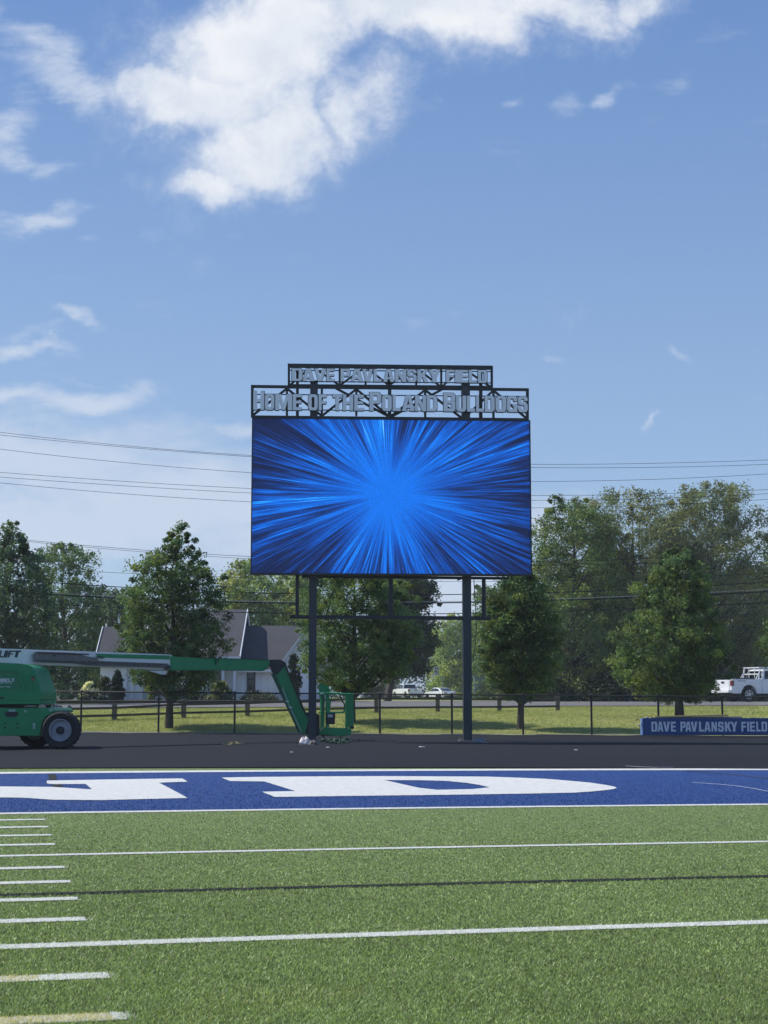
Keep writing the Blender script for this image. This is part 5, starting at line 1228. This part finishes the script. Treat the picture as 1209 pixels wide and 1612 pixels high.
# small yellow sign, rocks
g = G(85, 1118, 53, 80) if False else gl(85, 57.5)
ys = empty('warning_sign', g, 'small yellow notice board on a dark frame behind the lift', 'sign')
c = P(85, 1094.5, 57.5)-g
MB().bb(c.x-.10, c.x+.10, -.02, .02, c.z-.11, c.z+.09).build('board', mat('notice_yellow', (.42, .42, .12), .5), ys, bevel=.004)
MB().bb(c.x-.12, c.x+.12, -.015, .025, c.z-.17, c.z-.111).build('lower_frame', m_blackp, ys); MB().bb(c.x-.12, c.x+.12, -.015, .025, c.z+.091, c.z+.15).build('upper_frame', m_blackp, ys)
for dx in (-.06, .06): MB().bb(c.x+dx-.04, c.x+dx+.04, -.02, .02, c.z+.155, c.z+.185).build('reflector', m_decal, ys)
MB().tube([(c.x, .02, -.05), (c.x, .02, c.z-.12)], .025, 6).build('stake', m_blackp, ys)
for i, (px, py, w, h, lab, cc) in enumerate(((84, 1112, .55, .24, 'grey white boulder behind the lift chassis', (.28, .29, .30)), (98, 1113, .22, .12, 'dark low stone right of the grey white boulder', (.10, .10, .11)), (112, 1112, .2, .12, 'small dark stone farther right behind the lift', (.10, .10, .11)))):
    Y = 60.; x = (px-604.5)/2500*Y; o = blob('boulder', (x, Y, P(px, py, Y).z), (w, w*.8, h), mat('stone_%s' % ('pale' if i == 0 else 'dark'), cc, .9, var=.25), i+20, lab, 'boulder', .18)
    o.data.transform(Matrix.Translation((0, 0, 0)))
    o.location.z = gz(x, Y)-.02; 
    tgt = P(px, py, Y).z; 
# ------------------------------------------------------------------ volume added to lift dark tones like camera flare: thin haze
hz = MB().bb(-420, 420, -12, 330, -1.2, 21).build('flare_haze', None); tag(hz, kind='stuff')
hm = bpy.data.materials.new('flare_haze_air'); hm.use_nodes = True; ht = hm.node_tree; ht.nodes.clear()
ho_ = ht.nodes.new('ShaderNodeOutputMaterial'); hv = ht.nodes.new('ShaderNodeVolumePrincipled'); hv.inputs['Density'].default_value = .00033; hv.inputs['Color'].default_value = (.86, .93, 1, 1); hv.inputs['Anisotropy'].default_value = .0
ht.links.new(hv.outputs[0], ho_.inputs['Volume']); hz.data.materials.append(hm)
# ------------------------------------------------------------------ overhead wires (poles stand outside the view)
m_wire = mat('wire_dark', (.022, .026, .034), .9, spec=.1)
W_ = [((0, 680.4), (393, 716.8), (838, 731), (1209, 724), .011, 'topmost of the overhead wires'), ((0, 684.7), (393, 718.8), (838, 736), (1209, 731), .011, 'wire running just under the topmost one'),
      ((0, 707), (393, 744), (838, 758), (1209, 746), .011, 'overhead wire alone between the top pair and the middle three'), ((0, 743.6), (393, 769), (838, 780), (1209, 770.6), .011, 'upper of the three middle overhead wires'),
      ((0, 751), (393, 776), (838, 787.6), (1209, 777), .011, 'centre of the three middle overhead wires'), ((0, 760), (393, 790), (838, 799.5), (1209, 786), .011, 'lowest of the three middle overhead wires'),
      ((0, 846), (393, 876), (838, 884), (1209, 870), .012, 'upper wire crossing just above the left tree tops'), ((0, 848), (393, 879.5), (838, 890), (1209, 880), .010, 'lower wire crossing just above the left tree tops'),
      ((0, 893), (393, 909.5), (838, 915), (1209, 902), .010, 'thin wire passing right under the video screen'), ((0, 911), (205, 925), (838, 933.5), (1209, 916), .022, 'dark cable below the screen, upper of the thick ones'),
      ((0, 927), (205, 940), (838, 944), (1209, 927.5), .014, 'pale thin cable above the thickest cable'), ((0, 930), (205, 942.5), (838, 946), (1209, 931.5), .030, 'thickest dark cable at cross beam height'), ((0, 945), (190, 957), (838, 963.5), (1209, 948.5), .022, 'lowest dark cable in front of the tree trunks')]
for a, b, c, d, r_, lab in W_:
    Y = 84. if a[1] < 900 else 80.
    X = [q[0] for q in (a, b, c, d)]; Yv = [q[1] for q in (a, b, c, d)]
    cf = np.polyfit(X, Yv, 3); pts = [P(px, float(np.polyval(cf, px)), Y) for px in range(-400, 1651, 50)] if False else []
    cf2 = np.polyfit(X, Yv, 2)
    for px in range(-300, 1551, 25):
        y_ = float(np.polyval(cf, px)) if -20 <= px <= 1230 else float(np.polyval(cf, max(-20, min(1230, px))))+(px-max(-20, min(1230, px)))*float(np.polyval(np.polyder(cf), max(-20, min(1230, px))))
        pts.append(P(px, y_, Y))
    o = MB().tube(pts, r_, 5).build('power_line', m_wire if 'pale' not in lab else mat('wire_pale', (.3, .32, .33), .5)); tag(o, lab, 'power line', 'overhead power lines')
